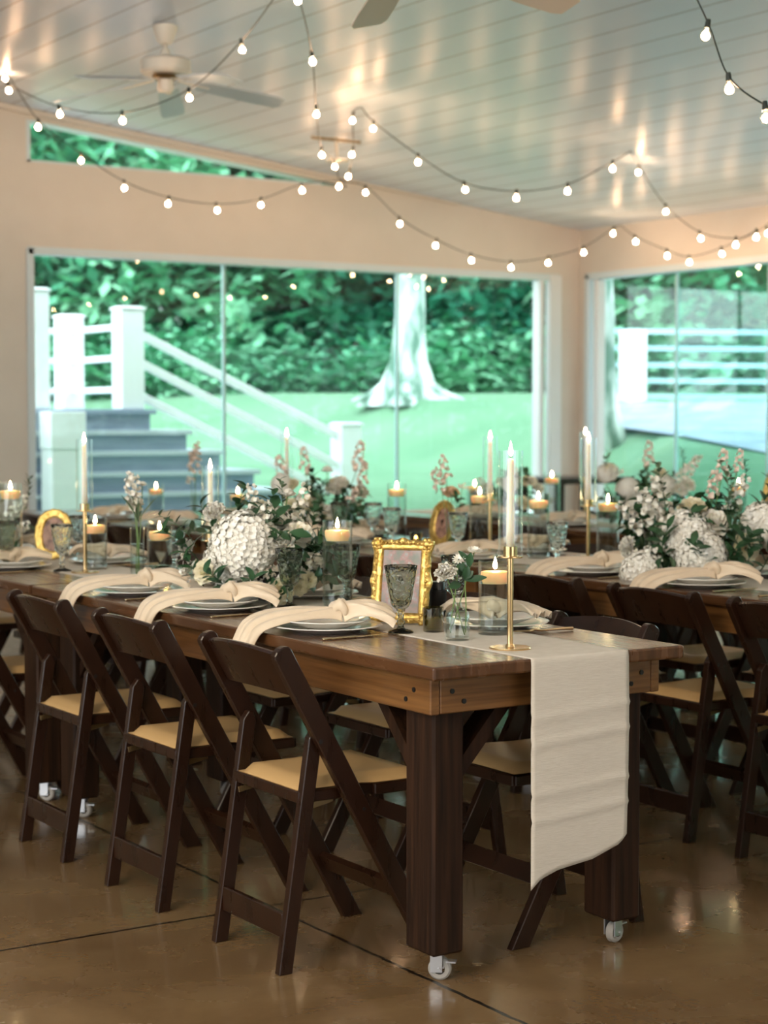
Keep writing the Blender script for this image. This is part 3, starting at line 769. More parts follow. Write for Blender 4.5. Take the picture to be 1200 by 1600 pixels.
def make_napkin(kind):
    """knotted cloth napkin lying on the plates (origin = table top under the plate centre, diner at -x)"""
    t = thing('napkin', '', 'napkin'); z = .036
    m = MB(); Y = Vector((0, 1, 0))
    if kind == 'drape':
        ribbon(m, [((.030, -.030, z+.020), (.3, 1, 0), .030), ((-.01, .000, z+.020), (.35, 1, .1), .075), ((-.075, .035, z+.018), (.35, 1, .15), .115), ((-.14, .065, z+.008), (.25, 1, .15), .135), ((-.195, .085, z-.018), (.15, 1, .1), .135), ((-.224, .094, -.040), (.1, 1, .05), .13), ((-.230, .102, -.095), (.1, 1, .2), .13)], 2.6, .015)
        m.build('long_tail', MT['napkin'], t, True)
        m = MB(); ribbon(m, [((.03, -.03, z+.024), (.5, 1, 0), .030), ((.055, -.062, z+.032), (.5, 1, .2), .055), ((.085, -.098, z+.034), (.5, 1, .3), .09), ((.115, -.13, z+.022), (.5, 1, .3), .115), ((.125, -.15, z+.008), (.5, 1, .3), .11)], 2.6, .020)
        m.build('short_tail', MT['napkin'], t, True)
    else:
        ribbon(m, [((.0, .0, z+.02), (.2, 1, 0), .030), ((-.03, .045, z+.028), (1, .6, .2), .06), ((-.05, .095, z+.026), (1, .4, .2), .095), ((-.06, .145, z+.010), (1, .4, .1), .11)], 2.4, .018)
        m.build('long_tail', MT['napkin'], t, True)
        m = MB(); ribbon(m, [((.0, 0, z+.02), (.2, 1, 0), .030), ((.03, -.045, z+.030), (1, .4, .1), .06), ((.045, -.10, z+.028), (1, .4, .2), .10), ((.05, -.145, z+.010), (1, .3, 0), .11)], 2.6, .019)
        m.build('short_tail', MT['napkin'], t, True)
    m = MB(); c = (.026, -.026, z+.030) if kind == 'drape' else (0, 0, z+.022)
    rows = []
    for i in range(25):
        a = 2*PI*i/24; r_ = []
        for j in range(13):
            b_ = 2*PI*j/12; rr = .015*(1+.25*math.sin(3*a+b_)); R0 = .014
            r_.append(Vector((c[0]+(R0+rr*math.cos(b_))*math.cos(a)*.9, c[1]+(R0+rr*math.cos(b_))*math.sin(a)*1.15, c[2]+rr*math.sin(b_)*1.15+.006*math.sin(2*a))))
        rows.append(r_[:12])
    m.grid(rows, close=True); m.build('knot', MT['napkin'], t, True)
    return t
def make_cutlery(kind):
    m = MB()
    if kind == 'knife':
        m.bar((0, 0, .004), (-.11, 0, .004), .010, .006, bev=.002)
        pts = [(0, -.006), (.02, -.009), (.09, -.008), (.115, .004), (.02, .006), (0, .005)]
        A = [m.bm.verts.new((x, y, .005)) for x, y in pts]; B = [m.bm.verts.new((x, y, .0035)) for x, y in pts]
        m.bm.faces.new(A); m.bm.faces.new(list(reversed(B)))
        for i in range(len(pts)): m.bm.faces.new((A[i], B[i], B[(i+1) % len(pts)], A[(i+1) % len(pts)]))
    else:
        m.tube([(-.10, 0, .006), (-.06, 0, .007), (0, 0, .006), (.03, 0, .010), (.045, 0, .008)], [.0045, .0035, .0025, .003, .003], 8)
        for q in (-1.5, -.5, .5, 1.5): m.bar((.045, q*.0048, .008), (.095, q*.0052, .009), .0026, .002)
        m.bar((.036, 0, .0075), (.052, 0, .0075), .019, .003, bev=.001)
    o = m.build(kind, MT['gold2'], None)
    return tag(o, '', kind)
taper, chimney, floatc = make_taper(), make_chimney(), make_float()
stick_tall, stick_mid = make_holder(.255), make_holder(.165)
cyls = {'tall': make_cylinder(.27), 'short': make_cylinder(.20), 'giant': make_cylinder(.32)}
cylH = {'tall': .27, 'short': .20, 'giant': .32}
gob_s, gob_c = make_goblet(MT['smoke']), make_goblet(MT['clearg'], .18, .044)
dinner, salad = make_plate(.153, .016, 'dinner_plate', scal=.03), make_plate(.122, .018, 'salad_plate', scal=.05)
nap_d, nap_f = make_napkin('drape'), make_napkin('flat')
knife, fork = make_cutlery('knife'), make_cutlery('fork')

def lit_stick(x, y, where, tall=True):
    h = .255 if tall else .165
    place(stick_tall if tall else stick_mid, (x, y, TOP+.0015), 0, 'brass candlestick ' + where)
    place(taper, (x, y, TOP+h-.010), random.uniform(0, 6), 'lit taper candle ' + where)
    place(chimney, (x, y, TOP+h-.0165), 0, 'clear glass tube around the taper ' + where)
def lit_cyl(kind, x, y, where, adj):
    place(cyls[kind], (x, y, TOP+.0015), 0, '%s glass cylinder of water %s' % (adj, where))
    place(floatc, (x, y, TOP+.0015+cylH[kind]-.062+.006), random.uniform(0, 6), 'lit floating candle %s' % where)
# runners
def runner(x0, x1, y0, y1, label, drop=True):
    th = .0015; ze = TOP+th
    m = MB(); n = 22; cols = [x0+(x1-x0)*i/n for i in range(n+1)]
    rows = []
    ny = 30
    for j in range(ny+1):
        y = y1+(y0+.004-y1)*j/ny; rows.append([(x+.002*math.sin(y*3+1), y, ze) for x in cols])
    if drop:
        rows.append([(x, y0-.001, ze-.0004) for x in cols]); rows.append([(x, y0-.0035, ze-.004) for x in cols])
        m_ = 44
        for k in range(1, m_+1):
            r_ = []
            for i, x in enumerate(cols):
                u = i/n
                KP = [(0, .232), (.1, .256), (.28, .272), (.64, .284), (.93, .312), (1, .335)]
                end = next(za+(zb-za)*(u-ua)/(ub-ua) for (ua, za), (ub, zb) in zip(KP, KP[1:]) if u <= ub+1e-6)
                if u < .06: end -= .012*(1-u/.06)*0
                z = ze-.004 - (ze-.004-end)*k/m_
                s_ = (ze-z)
                # pressed creases across the cloth
                cre = 0
                for cz in (.665, .60, .475, .41): cre += .0045*math.exp(-((z-cz-.02*(u-.5))/.007)**2)
                r_.append((x + .004*math.sin(s_*7)*(u-.2) - .006*u*sstep(.4, .52, s_)*0, y0-.005-cre-.006*math.sin(u*3+s_*5)*s_ - .012*sstep(0, .5, s_)*0, z))
            rows.append(r_)
    m.grid(rows)
    o = m.build('table_runner', MT['runner'], None, True)
    sol = o.modifiers.new('s', 'SOLIDIFY'); sol.thickness = .0014; sol.offset = -1
    return tag(o, label, 'table runner')
runner(2.712, 3.022, 3.53, 6.01, 'ivory cloth runner hanging down the near end of the nearest table')
runner(2.712, 3.022, 6.05, 8.50, 'ivory cloth runner along the left table with the oval frame', False)
runner(4.44, 4.75, 3.34, 8.25, 'ivory cloth runner along the second table row', False)
runner(6.24, 6.55, 4.7, 9.5, 'ivory cloth runner along the third table row', False)

# place settings: (x, y, side, napkin, with cutlery labels)
def setting(x, y, face, nk, where, rz=0.0, cut=True):
    s = 0 if face > 0 else PI
    zt = TOP
    place(dinner, (x, y, zt), rz, 'white dinner plate %s' % where)
    place(salad, (x, y, zt+.0125), rz+.3, 'scalloped salad plate %s' % where)
    place(nap_d if nk == 'drape' else nap_f, (x, y, zt), s+rz, 'knotted champagne napkin %s' % where)
    if cut:
        d = 1 if face > 0 else -1
        place(knife, (x-.02*d, y-.190*d, zt), s+.05, 'gold knife beside the plate %s' % where)
        place(fork, (x-.03*d, y+.185*d, zt), s-.04, 'gold fork beside the plate %s' % where)
S1x = X1+.175
setting(S1x, 4.31, 1, 'drape', 'nearest the camera, left side of near table')
setting(S1x, 4.95, 1, 'drape', 'at the middle seat, left side of near table')
setting(S1x, 5.54, 1, 'drape', 'at the far seat, left side of near table')
setting(X1+.20, 6.72, 1, 'flat', 'at the left edge, on the left table', 1.3)
setting(X1+.20, 7.45, 1, 'flat', 'hidden past the left edge, on the left table', .8)
S1r = X2-.17
setting(S1r, 4.13, -1, 'flat', 'right of the near brass candlestick', 0)
setting(S1r, 5.14, -1, 'flat', 'behind the gilded frame, right side of near table', .3)
setting(S1r, 5.62, -1, 'flat', 'behind the near flower centerpiece', .5)
setting(S1r, 6.75, -1, 'flat', 'on the far side of the left table', .2)
setting(S1r, 7.45, -1, 'flat', 'behind the oval frame at the left', .7)
S2x = 4.2+.175
for y, nk, wh, rz in [(4.12, 'flat', 'cut by the right edge, second row', .2), (4.72, 'drape', 'at the right edge before the big centerpiece, second row', 0), (5.32, 'drape', 'below the goblet of the big centerpiece, second row', 0), (6.1, 'flat', 'right of the near taper, second row', 1.1), (7.14, 'flat', 'above the gilded frame, second row', .4), (7.56, 'flat', 'behind the near floating candle, second row', .9), (8.15, 'flat', 'behind the near centerpiece, second row', .2), (8.9, 'flat', 'left part of the second row', .6), (9.6, 'flat', 'far left of the second row', 1.5)]:
    setting(S2x, y, 1, nk, wh, rz)
S2r = 4.99-.17
for y, wh, rz in [(4.95, 'behind the big centerpiece, second row', .3), (6.27, 'far side of the second row behind the tapers', .8), (7.62, 'far side of the second row behind flowers', 1.1), (8.25, 'far side of the second row past the flowers', .3), (8.9, 'far side of the second row at left', .7)]:
    setting(S2r, y, -1, 'flat', wh, rz, False)
for y, wh, rz in [(5.4, 'third row at the right edge', .3), (6.1, 'third row second from right', .8), (6.9, 'third row middle seat', .2), (7.7, 'third row fourth from right', 1.1), (8.5, 'third row nearest the back window', .3)]:
    setting(6.17, y, 1, 'flat', wh, rz, False)

# candles, row one
lit_stick(2.785, 3.71, 'at the near end of the nearest table')
lit_cyl('short', 2.94, 3.985, 'beside the near brass candlestick', 'short')
lit_cyl('tall', 2.93, 4.79, 'left of the gilded rectangular frame', 'tall')
lit_stick(*at_x(328, 3.03), 'rising behind the near flower centerpiece', False)
lit_cyl('short', *at_x(248, 2.93), 'left of the near centerpiece', 'short')
lit_stick(2.79, 6.39, 'at the left, before the outdoor stairs')
lit_cyl('short', 2.89, 6.52, 'just right of the left brass candlestick', 'short')
lit_cyl('giant', 2.73, 6.99, 'at the left edge of the view', 'large')
# row two
lit_stick(*at_x(920, 4.62), 'left of the big second row centerpiece')
lit_cyl('tall', *at_x(951, 4.74), 'touching the left of the big second row centerpiece', 'tall')
lit_cyl('tall', *at_x(842, 4.66), 'right of the near taper on the second row', 'tall')
lit_stick(*at_x(766, 4.60), 'just left of the near taper on the second row')
lit_cyl('tall', *at_x(750, 4.72), 'left of the near taper on the second row', 'tall')
lit_cyl('tall', *at_x(620, 4.78), 'above the gilded rectangular frame, second row', 'tall')
lit_stick(*at_x(448, 4.60), 'before the foot of the stair rails, second row')
lit_cyl('short', *at_x(371, 4.66), 'before the lower stair treads, second row', 'short')
lit_cyl('short', *at_x(243, 4.60), 'low before the stairs at left, second row', 'short')
# row three
lit_cyl('tall', *at_x(863, 6.40), 'below the window corner, third row', 'tall')
lit_stick(*at_x(915, 6.38), 'just right of the window corner, third row')
lit_cyl('tall', *at_x(1155, 6.45), 'at the far right behind the tall flower spray, third row', 'tall')
lit_cyl('short', *at_x(742, 6.35), 'far behind the near taper, third row', 'short')

# goblets
GB = [(gob_s, 2.735, 4.14, 'smoky pressed glass goblet in front of the gilded rectangular frame'),
      (gob_s, 2.80, 4.86, 'smoky pressed glass goblet before the near flower centerpiece'),
      (gob_c, *at_x(712, 3.10), 'clear pressed goblet behind the carnation bottle'),
      (gob_s, *at_x(541, 3.04), 'smoky goblet seen through the tall floating candle cylinder'),
      (gob_c, 2.74, 6.49, 'pressed goblet in front of the oval gold frame at left'),
      (gob_c, *at_x(123, 3.04), 'pressed goblet between the oval frame and the left candlestick'),
      (gob_s, *at_x(7, 2.60), 'smoky goblet cut by the left edge'),
      (gob_c, *at_x(872, 4.42), 'clear pressed goblet left of the second row taper'),
      (gob_s, *at_x(1025, 4.44), 'smoky goblet before the big second row centerpiece'),
      (gob_c, *at_x(716, 4.50), 'clear goblet below the peach rose vase, second row'),
      (gob_c, *at_x(612, 4.48), 'clear goblet under the far floating candle, second row'),
      (gob_c, *at_x(583, 4.66), 'clear goblet right of the far flower centerpiece, second row'),
      (gob_s, *at_x(530, 4.50), 'smoky goblet before the far flower centerpiece, second row'),
      (gob_c, *at_x(272, 3.05), 'clear goblet between the low candle and the near centerpiece')]
for g_, x, y, l in GB: place(g_, (x, y, TOP+.0015), random.uniform(0, 6), l)

# votives
def make_votive():
    t = thing('votive_holder', '', 'candle holder')
    m = MB(); r = .028; m.lathe([(0, 0), (r-.002, 0), (r, .003), (r+.001, .068), (r-.0015, .068), (r-.003, .008), (0, .008)], 36); m.build('glass_cup', MT['votive'], t, True, 40)
    return t
def make_tea():
    t = thing('votive_candle', '', 'candle')
    m = MB(); m.lathe([(0, 0), (.020, 0), (.0215, .004), (.021, .028), (.018, .031), (0, .029)], 28); m.build('wax_body', MT['wax'], t, True, 40)
    m = MB(); m.tube([(0, 0, .028), (.001, 0, .036)], .001, 6); m.build('wick', MT['wick'], t)
    return t
vot, tea = make_votive(), make_tea()
tea_lit = thing('votive_candle', '', 'candle')
m = MB(); m.lathe([(0, 0), (.020, 0), (.0215, .004), (.021, .028), (.018, .031), (0, .029)], 28); m.build('wax_body', MT['wax_glow'], tea_lit, True, 40)
m = make_flame(.016, .005).build('flame', MT['flame'], tea_lit, True); m.location = (0, 0, .030)
place(vot, (2.825, 4.115, TOP+.0015), 0, 'olive glass votive holder in front of the gilded frame corner')
place(tea, (2.825, 4.115, TOP+.010), 0, 'unlit votive candle in the olive glass holder')
for px, X, wh in [(253, 2.80, 'before the low cylinder left of the near centerpiece'), (650, 4.58, 'left of the far oval frame, second row')]:
    x, y = at_x(px, X)
    place(vot, (x, y, TOP+.0015), 0, 'votive glass holder ' + wh); place(tea_lit, (x, y, TOP+.010), 0, 'small lit votive candle ' + wh)
# black lidded jar
x, y = at_x(683, 3.0)
t = thing('lidded_jar', 'black lidded jar standing behind the right side of the gilded frame', 'jar', (x, y, TOP+.0015))
m = MB(); m.lathe([(0, 0), (.033, 0), (.034, .004), (.034, .030), (.027, .034), (.027, .06), (.0285, .062), (.0285, .088), (0, .088)], 32); m.build('body', MT['black'], t, True, 40)
m = MB(); m.lathe([(0, .0885), (.024, .0885), (.024, .108), (.021, .112), (0, .112)], 32); m.build('lid', MT['black'], t, True, 40)

# gilded rectangular frame with a soft flower painting
paint = bpy.data.materials.new('garden_painting'); paint.use_nodes = True
b = paint.node_tree.nodes['Principled BSDF']; b.inputs['Roughness'].default_value = .35
tc = nd(paint, 'ShaderNodeTexCoord'); v1 = nd(paint, 'ShaderNodeTexNoise'); v1.inputs['Scale'].default_value = 42; v1.inputs['Detail'].default_value = 5
cr = nd(paint, 'ShaderNodeValToRGB'); E_ = cr.color_ramp.elements
E_[0].position = .33; E_[0].color = (.10, .13, .10, 1); E_[1].position = .70; E_[1].color = (.36, .33, .30, 1)
for p_, c_ in ((.46, (.17, .13, .11)), (.55, (.28, .13, .12)), (.62, (.22, .21, .20))): q = E_.new(p_); q.color = (*c_, 1)
lk(paint, tc.outputs['Object'], v1.inputs['Vector']); lk(paint, v1.outputs[0], cr.inputs[0])
n2 = nd(paint, 'ShaderNodeTexNoise'); n2.inputs['Scale'].default_value = 9; lk(paint, tc.outputs['Object'], n2.inputs['Vector'])
mr = nd(paint, 'ShaderNodeMapRange'); mr.inputs[1].default_value = .36; mr.inputs[2].default_value = .50; lk(paint, n2.outputs[0], mr.inputs[0])
mx = nd(paint, 'ShaderNodeMix', data_type='RGBA'); lk(paint, mr.outputs[0], mx.inputs[0]); mx.inputs[6].default_value = (.24, .23, .22, 1); lk(paint, cr.outputs[0], mx.inputs[7]); lk(paint, mx.outputs[2], b.inputs['Base Color'])
paint2 = noise_col(M('oval_portrait_paint', (.3, .15, .1), .4), 30, (.10, .05, .04), (.52, .30, .22), detail=5)

def rect_frame():
    W_, H_ = .168, .235; fwid = .028
    t = thing('picture_frame', 'ornate gilded rectangular frame with a flower garden painting on the near table', 'picture frame')
    m = MB()
    # moulding profile swept around the rectangle, edge wobbling like carved scrollwork
    def edge(a, b_, nrm_in, L, n=46):
        rows = []
        for i in range(n+1):
            u = i/n; p = a.lerp(b_, u)
            wob = .0045*math.cos(u*2*PI*1)**2*(1) + .0015*math.sin(u*PI*9)
            endb = .004*(math.exp(-(u/.12)**2)+math.exp(-((1-u)/.12)**2)) + .003*math.exp(-((u-.5)/.08)**2)
            out = wob+endb
            pr = [(-out, 0), (-out*.8, .012), (.006, .017+.002*math.sin(u*60)), (.012, .012), (.018, .010), (.024, .013), (fwid, .008), (fwid, 0)]
            sh = []
            for (d_, h_) in pr:
                # mitre
                k_ = max(0, min(1, (d_)/L))
                q = a.lerp(b_, k_+(1-2*k_)*u) + nrm_in*d_ + Vector((0, 0, h_)); sh.append(q)
            rows.append(sh)
        m.grid(rows, close=True)
    c = [Vector((-W_/2, 0, 0)), Vector((W_/2, 0, 0)), Vector((W_/2, H_, 0)), Vector((-W_/2, H_, 0))]
    for i in range(4):
        a, b_ = c[i], c[(i+1) % 4]; d = (b_-a).normalized(); edge(a, b_, Vector((-d.y, d.x, 0)), (b_-a).length)
    m.build('moulding', MT['gilt'], t, True, 60)
    m = MB()
    for cx_, cy_ in ((-1, 0), (1, 0), (1, 1), (-1, 1)):
        px_, py_ = cx_*(W_/2-.010), .010 if cy_ == 0 else H_-.010
        m.ball((px_, py_, .014), .012, 2, (1, 1, .6)); 
        for a in range(6): m.ball((px_+.013*math.cos(a*PI/3), py_+.013*math.sin(a*PI/3), .014), .0062, 2, (1, 1, .8))
        for k_ in range(1, 4): m.ball((px_-cx_*.013*k_, py_, .017), .0055-.0008*k_, 1); m.ball((px_, py_+(1 if cy_ == 0 else -1)*.014*k_, .017), .0055-.0008*k_, 1)
    for k_ in range(-3, 4):
        for yy in (.008, H_-.008): m.ball((k_*.013, yy, .016), .0052-.0007*abs(k_), 1)
        for xx in (-W_/2+.008, W_/2-.008): m.ball((xx, H_/2+k_*.015, .016), .0052-.0007*abs(k_), 1)
    m.build('carved_scrolls', MT['gilt'], t, True)
    m = MB(); m.box((-W_/2+fwid-.004, fwid-.004, .003), (W_/2-fwid+.004, H_-fwid+.004, .0065)); m.build('painting', paint, t)
    m = MB(); m.box((-W_/2+.006, .006, -.003), (W_/2-.006, H_-.006, .0)); m.build('back_board', MT['black'], t)
    m = MB(); m.bar((0, H_*.62, -.003), (0, .012, -.062), .05, .003, up=(1, 0, 0)); m.build('easel_leg', MT['black'], t)
    return t
t = rect_frame()
# stands on its lower edge, leaning back, facing the left-hand diners
bx_, by_ = 2.845, 4.315
fdir = math.atan2(-.50, -.62)      # facing
lean = math.radians(11)
X_ = Vector((-math.sin(fdir), math.cos(fdir), 0)); N_ = Vector((math.cos(fdir)*math.cos(lean), math.sin(fdir)*math.cos(lean), math.sin(lean))); Y_ = N_.cross(X_)
t.matrix_world = Matrix.Translation((bx_, by_, TOP+.006)) @ Matrix((X_, Y_, N_)).transposed().to_4x4()

def oval_frame(label, loc_, face, a=.078, b_=.102, lean=.2):
    t = thing('oval_frame', label, 'picture frame')
    m = MB(); n = 64; prof = [(.0, .0), (-.004, .010), (.004, .016), (.010, .010), (.016, .013), (.022, .010), (.028, .012), (.032, .002), (.032, 0)]
    rows = []
    for i in range(n):
        an = 2*PI*i/n; cx, sy = math.cos(an), math.sin(an)
        wob = .004*abs(math.sin(an*2))**8+.0012*math.sin(an*16)
        rows.append([Vector(((a-d+wob)*cx, b_+.0+(b_-d+wob)*sy, h)) for d, h in prof])
    rows.append(rows[0]); m.grid(rows, close=True); bmesh.ops.remove_doubles(m.bm, verts=m.bm.verts[:], dist=1e-6); m.build('moulding', MT['gilt'], t, True)
    m = MB(); c = m.bm.verts.new((0, b_, .004)); V = [m.bm.verts.new(((a-.03)*math.cos(2*PI*i/n), b_+(b_-.03)*math.sin(2*PI*i/n), .004)) for i in range(n)]
    V2 = [m.bm.verts.new((v.co.x, v.co.y, .001)) for v in V]
    for i in range(n): m.bm.faces.new((c, V[i], V[(i+1) % n])); m.bm.faces.new((V[i], V2[i], V2[(i+1) % n], V[(i+1) % n]))
    m.build('portrait', paint2, t)
    m = MB(); m.bar((0, b_*1.2, 0), (0, .01, -.06), .04, .003, up=(1, 0, 0)); m.build('easel_leg', MT['black'], t)
    X_ = Vector((-math.sin(face), math.cos(face), 0)); N_ = Vector((math.cos(face)*math.cos(lean), math.sin(face)*math.cos(lean), math.sin(lean))); Y_ = N_.cross(X_)
    t.matrix_world = Matrix.Translation(loc_) @ Matrix((X_, Y_, N_)).transposed().to_4x4()
    return t
x, y = at_x(80, 2.93); oval_frame('oval gold frame with a dark portrait behind a goblet at the left', (x, y, TOP+.004), math.radians(-132))
x, y = at_x(688, 4.72); oval_frame('oval gold frame on the second row below the peach rose', (x, y, TOP+.004), math.radians(-172))
x, y = at_x(1205, 6.4); oval_frame('gold oval frame cut by the right edge on the third row', (x, y, TOP+.12), math.radians(-200), .10, .12)
m = MB(); m.box((-.12, -.12, 0), (.12, .12, .116), .004); tag(m.build('wooden_box', MT['chair'], None), 'dark wooden box lifting the gold oval frame at the right edge', 'box').location = (x+.03, y, TOP+.001)

# ------------------------------------------------------------------ flowers
def petal(mb, base, dirv, up, L, W_, cup=.3, ruff=0, rnd=random, nu=4, nv=4):
    """petal: starts at base, grows along dirv, opening around up"""
    d = Vector(dirv).normalized(); s = d.cross(Vector(up)).normalized(); n = s.cross(d).normalized()
    rows = []
    for i in range(nu+1):
        u = i/nu; wv = W_*math.sin(PI*min(1, .18+u*.72))**.8
        r_ = []
        for j in range(nv+1):
            v = -1+2*j/nv
            rf = ruff*u*math.sin(v*7+i*2+rnd.random()*.8)
            p = Vector(base) + d*(L*u*(1-.12*v*v)) + s*(wv*v*.5) + n*(cup*L*(u*u*.6+.35*v*v*u)+rf)
            r_.append(p)
        rows.append(r_)
    mb.grid(rows)
def sph(rnd, zmin=-.3):
    while True:
        v = Vector((rnd.gauss(0, 1), rnd.gauss(0, 1), rnd.gauss(0, 1))).normalized()
        if v.z > zmin: return v
def m_hydrangea(R=.062, n=330, seed=1):
    rnd = random.Random(seed); m = MB(); m.norec = True
    m.ball((0, 0, 0), R*.93, 3, (1, 1, .86))
    g = (1+5**.5)/2
    for i in range(n):
        z = 1-1.5*(i+.5)/n; r = math.sqrt(max(0, 1-z*z)); a = 2*PI*i/g
        c = Vector((r*math.cos(a), r*math.sin(a), z*.85)); nrm_ = c.normalized(); c = c*R*rnd.uniform(.97, 1.12)
        t1 = nrm_.cross(Vector((.3, .5, .8))).normalized(); t2 = nrm_.cross(t1)
        ph = rnd.uniform(0, PI)
        for q in range(4):
            an = ph+q*PI/2; dv = t1*math.cos(an)+t2*math.sin(an)+nrm_*.15
            petal(m, c, dv, nrm_, .0095*rnd.uniform(.85, 1.15), .011, rnd.uniform(.1, .5), 0, rnd, 2, 2)
    return m
def m_rose(R=.035, seed=1):
    rnd = random.Random(seed); m = MB(); m.norec = True
    lay = [(4, .005, .85, .022, .016, .1), (5, .009, .62, .028, .022, .15), (6, .013, .42, .032, .028, .2), (7, .016, .18, .034, .034, .3), (7, .017, -.05, .036, .038, .4)]
    for k, (n, rr, tilt, L, W_, cup) in enumerate(lay):
        for i in range(n):
            a = 2*PI*i/n + k*.6 + rnd.uniform(-.12, .12); o = Vector((math.cos(a), math.sin(a), 0))
            el = tilt*PI/2
            base = o*rr*.45 + Vector((0, 0, -.004*k))
            petal(m, base, o*math.cos(el)+Vector((0, 0, math.sin(el))), Vector((0, 0, 1)) if el < 1.2 else -o, L, W_*1.25, cup, .0006, rnd, 5, 5)
    s = R/.042
    for v in m.bm.verts: v.co *= s
    return m
def m_carnation(R=.034, seed=1, n=60):
    rnd = random.Random(seed); m = MB(); m.norec = True
    for i in range(n):
        a = rnd.uniform(0, 2*PI); el = rnd.uniform(.02, 1.45)
        o = Vector((math.cos(a)*math.cos(el), math.sin(a)*math.cos(el), math.sin(el)))
        petal(m, o*.004, o, Vector((0, 0, 1)) if el < 1.3 else Vector((1, 0, 0)), R*rnd.uniform(.8, 1.02), R*.75, rnd.uniform(-.05, .3), .0032, rnd, 4, 7)
    return m
def m_daisy(R=.020, seed=1):
    rnd = random.Random(seed); m = MB(); m.norec = True
    for k in range(3):
        for i in range(12):
            a = 2*PI*i/12+k*.2; o = Vector((math.cos(a), math.sin(a), .15+.3*k)).normalized()
            petal(m, o*.003, o, (0, 0, 1), R*(1-.15*k), .007, .15, 0, rnd, 3, 2)
    return m
def m_stock(H=.13, n=20, seed=1):
    rnd = random.Random(seed); m = MB(); m.norec = True
    for i in range(n):
        u = i/n; a = i*2.4; r = .016*(1-.55*u); o = Vector((math.cos(a), math.sin(a), .35)).normalized()
        c = Vector((r*math.cos(a), r*math.sin(a), H*u))
        for k in range(6):
            b_ = rnd.uniform(0, 6.28); s1 = o.cross(Vector((0, 0, 1))).normalized(); s2 = o.cross(s1)
            petal(m, c, (s1*math.cos(b_)+s2*math.sin(b_)+o*rnd.uniform(.1, .9)), o, .016*(1-.3*u)*rnd.uniform(.8, 1.1), .016, .3, .001, rnd, 3, 3)
    return m
def leaf(mb, base, d, up, L, W_, bend=.2):
    d = Vector(d).normalized(); s = d.cross(Vector(up))
    if s.length < 1e-3: s = d.cross(Vector((1, 0, 0)))
    s.normalize(); n = s.cross(d).normalized(); rows = []
    for i in range(6):
        u = i/5; wv = W_*.5*math.sin(PI*(u*.92+.04))**.9
        c = Vector(base)+d*L*u-n*bend*L*u*u
        rows.append([c-s*wv+n*wv*.25, c, c+s*wv+n*wv*.25])
    mb.grid(rows)
def m_sprig(L=.16, n=9, lw=.018, ll=.045, seed=1):
    """leafy branch growing along +z, arching to +x"""
    rnd = random.Random(seed); m = MB(); m.norec = True
    pts = [Vector((.35*L*(u/8)**2, rnd.uniform(-.002, .002), L*u/8*(1-.15*u/8))) for u in range(9)]
    m.tube(pts, [.0016-.0001*i for i in range(9)], 5)
    for i in range(n):
        u = .2+.8*i/(n-1); k = min(7, int(u*8)); p = pts[k].lerp(pts[k+1], u*8-k) if k < 8 else pts[8]
        a = i*2.5+rnd.uniform(-.4, .4)
        d = Vector((math.cos(a), math.sin(a), .6+.3*rnd.random()))
        leaf(m, p, d, Vector((0, 0, 1)), ll*rnd.uniform(.75, 1.15), lw, rnd.uniform(.05, .35))
    return m
def m_snap(L=.20, seed=1):
    """thin curved stem with small bell florets"""
    rnd = random.Random(seed); m = MB(); m.norec = True
    P = lambda u: Vector((.28*L*math.sin(u*2.2), 0, L*u))
    m.tube([P(i/10) for i in range(11)], .0014, 5)
    return m, P, rnd
FLP = {}
def fl_proto(name, mb, mat, smooth_=True):
    o = mb.build(name, mat, None, smooth_); me = o.data; bpy.data.objects.remove(o); return me
HYD = [fl_proto('hydrangea', m_hydrangea(.062, 320, s), MT['hyd']) for s in (1, 2)]
ROSE = [fl_proto('rose', m_rose(.036, s), MT['cream']) for s in (1, 2)]
ROSEW = fl_proto('rose', m_rose(.034, 5), MT['petal'])
PEACH = fl_proto('rose', m_rose(.036, 6), M('peach_petal', (.85, .62, .42), .6, sss=.2))
CARN = [fl_proto('carnation', m_carnation(.034, s), MT['petal']) for s in (1, 2)]
DAISY = fl_proto('daisy', m_daisy(), MT['petal'])
STOCK = [fl_proto('stock_flower', m_stock(seed=s), MT['petal']) for s in (1, 2)]
BLUSH = fl_proto('blush_flower', m_stock(.10, 14, 7), MT['blush'])
SPRIG = [fl_proto('leaf_sprig', m_sprig(.15, 10, .026, .055, s), MT['leaf']) for s in (1, 2, 3)]
SPRIG2 = [fl_proto('eucalyptus_sprig', m_sprig(.17, 12, .018, .035, s), MT['leaf2']) for s in (4, 5)]
FERN = fl_proto('fern_sprig', m_sprig(.16, 22, .007, .035, 9), MT['leaf'])
m = MB(); m.norec = True
r9 = random.Random(4)
for i in range(16):
    v = sph(r9, -.2)
    for k in range(5):
        a = r9.uniform(0, 6.3); s1 = v.cross(Vector((.2, .3, .9))).normalized(); s2 = v.cross(s1)
        petal(m, v*.022*r9.uniform(.6, 1.3), s1*math.cos(a)+s2*math.sin(a)+v*.3, v, .010, .009, .3, 0, r9, 2, 2)
SPRAY = fl_proto('floret_spray', m, MT['petal'])
def aim(o, loc_, d, spin=0, s=1):
    q = Vector(d).to_track_quat('Z', 'Y'); o.matrix_basis = Matrix.Translation(loc_) @ q.to_matrix().to_4x4() @ Matrix.Rotation(spin, 4, 'Z') @ Matrix.Diagonal((s, s, s, 1))
def child(name, me, parent, loc_, d, spin=0, s=1):
    o = bpy.data.objects.new(name, me); COL.objects.link(o); o.parent = parent; aim(o, loc_, d, spin, s); return o
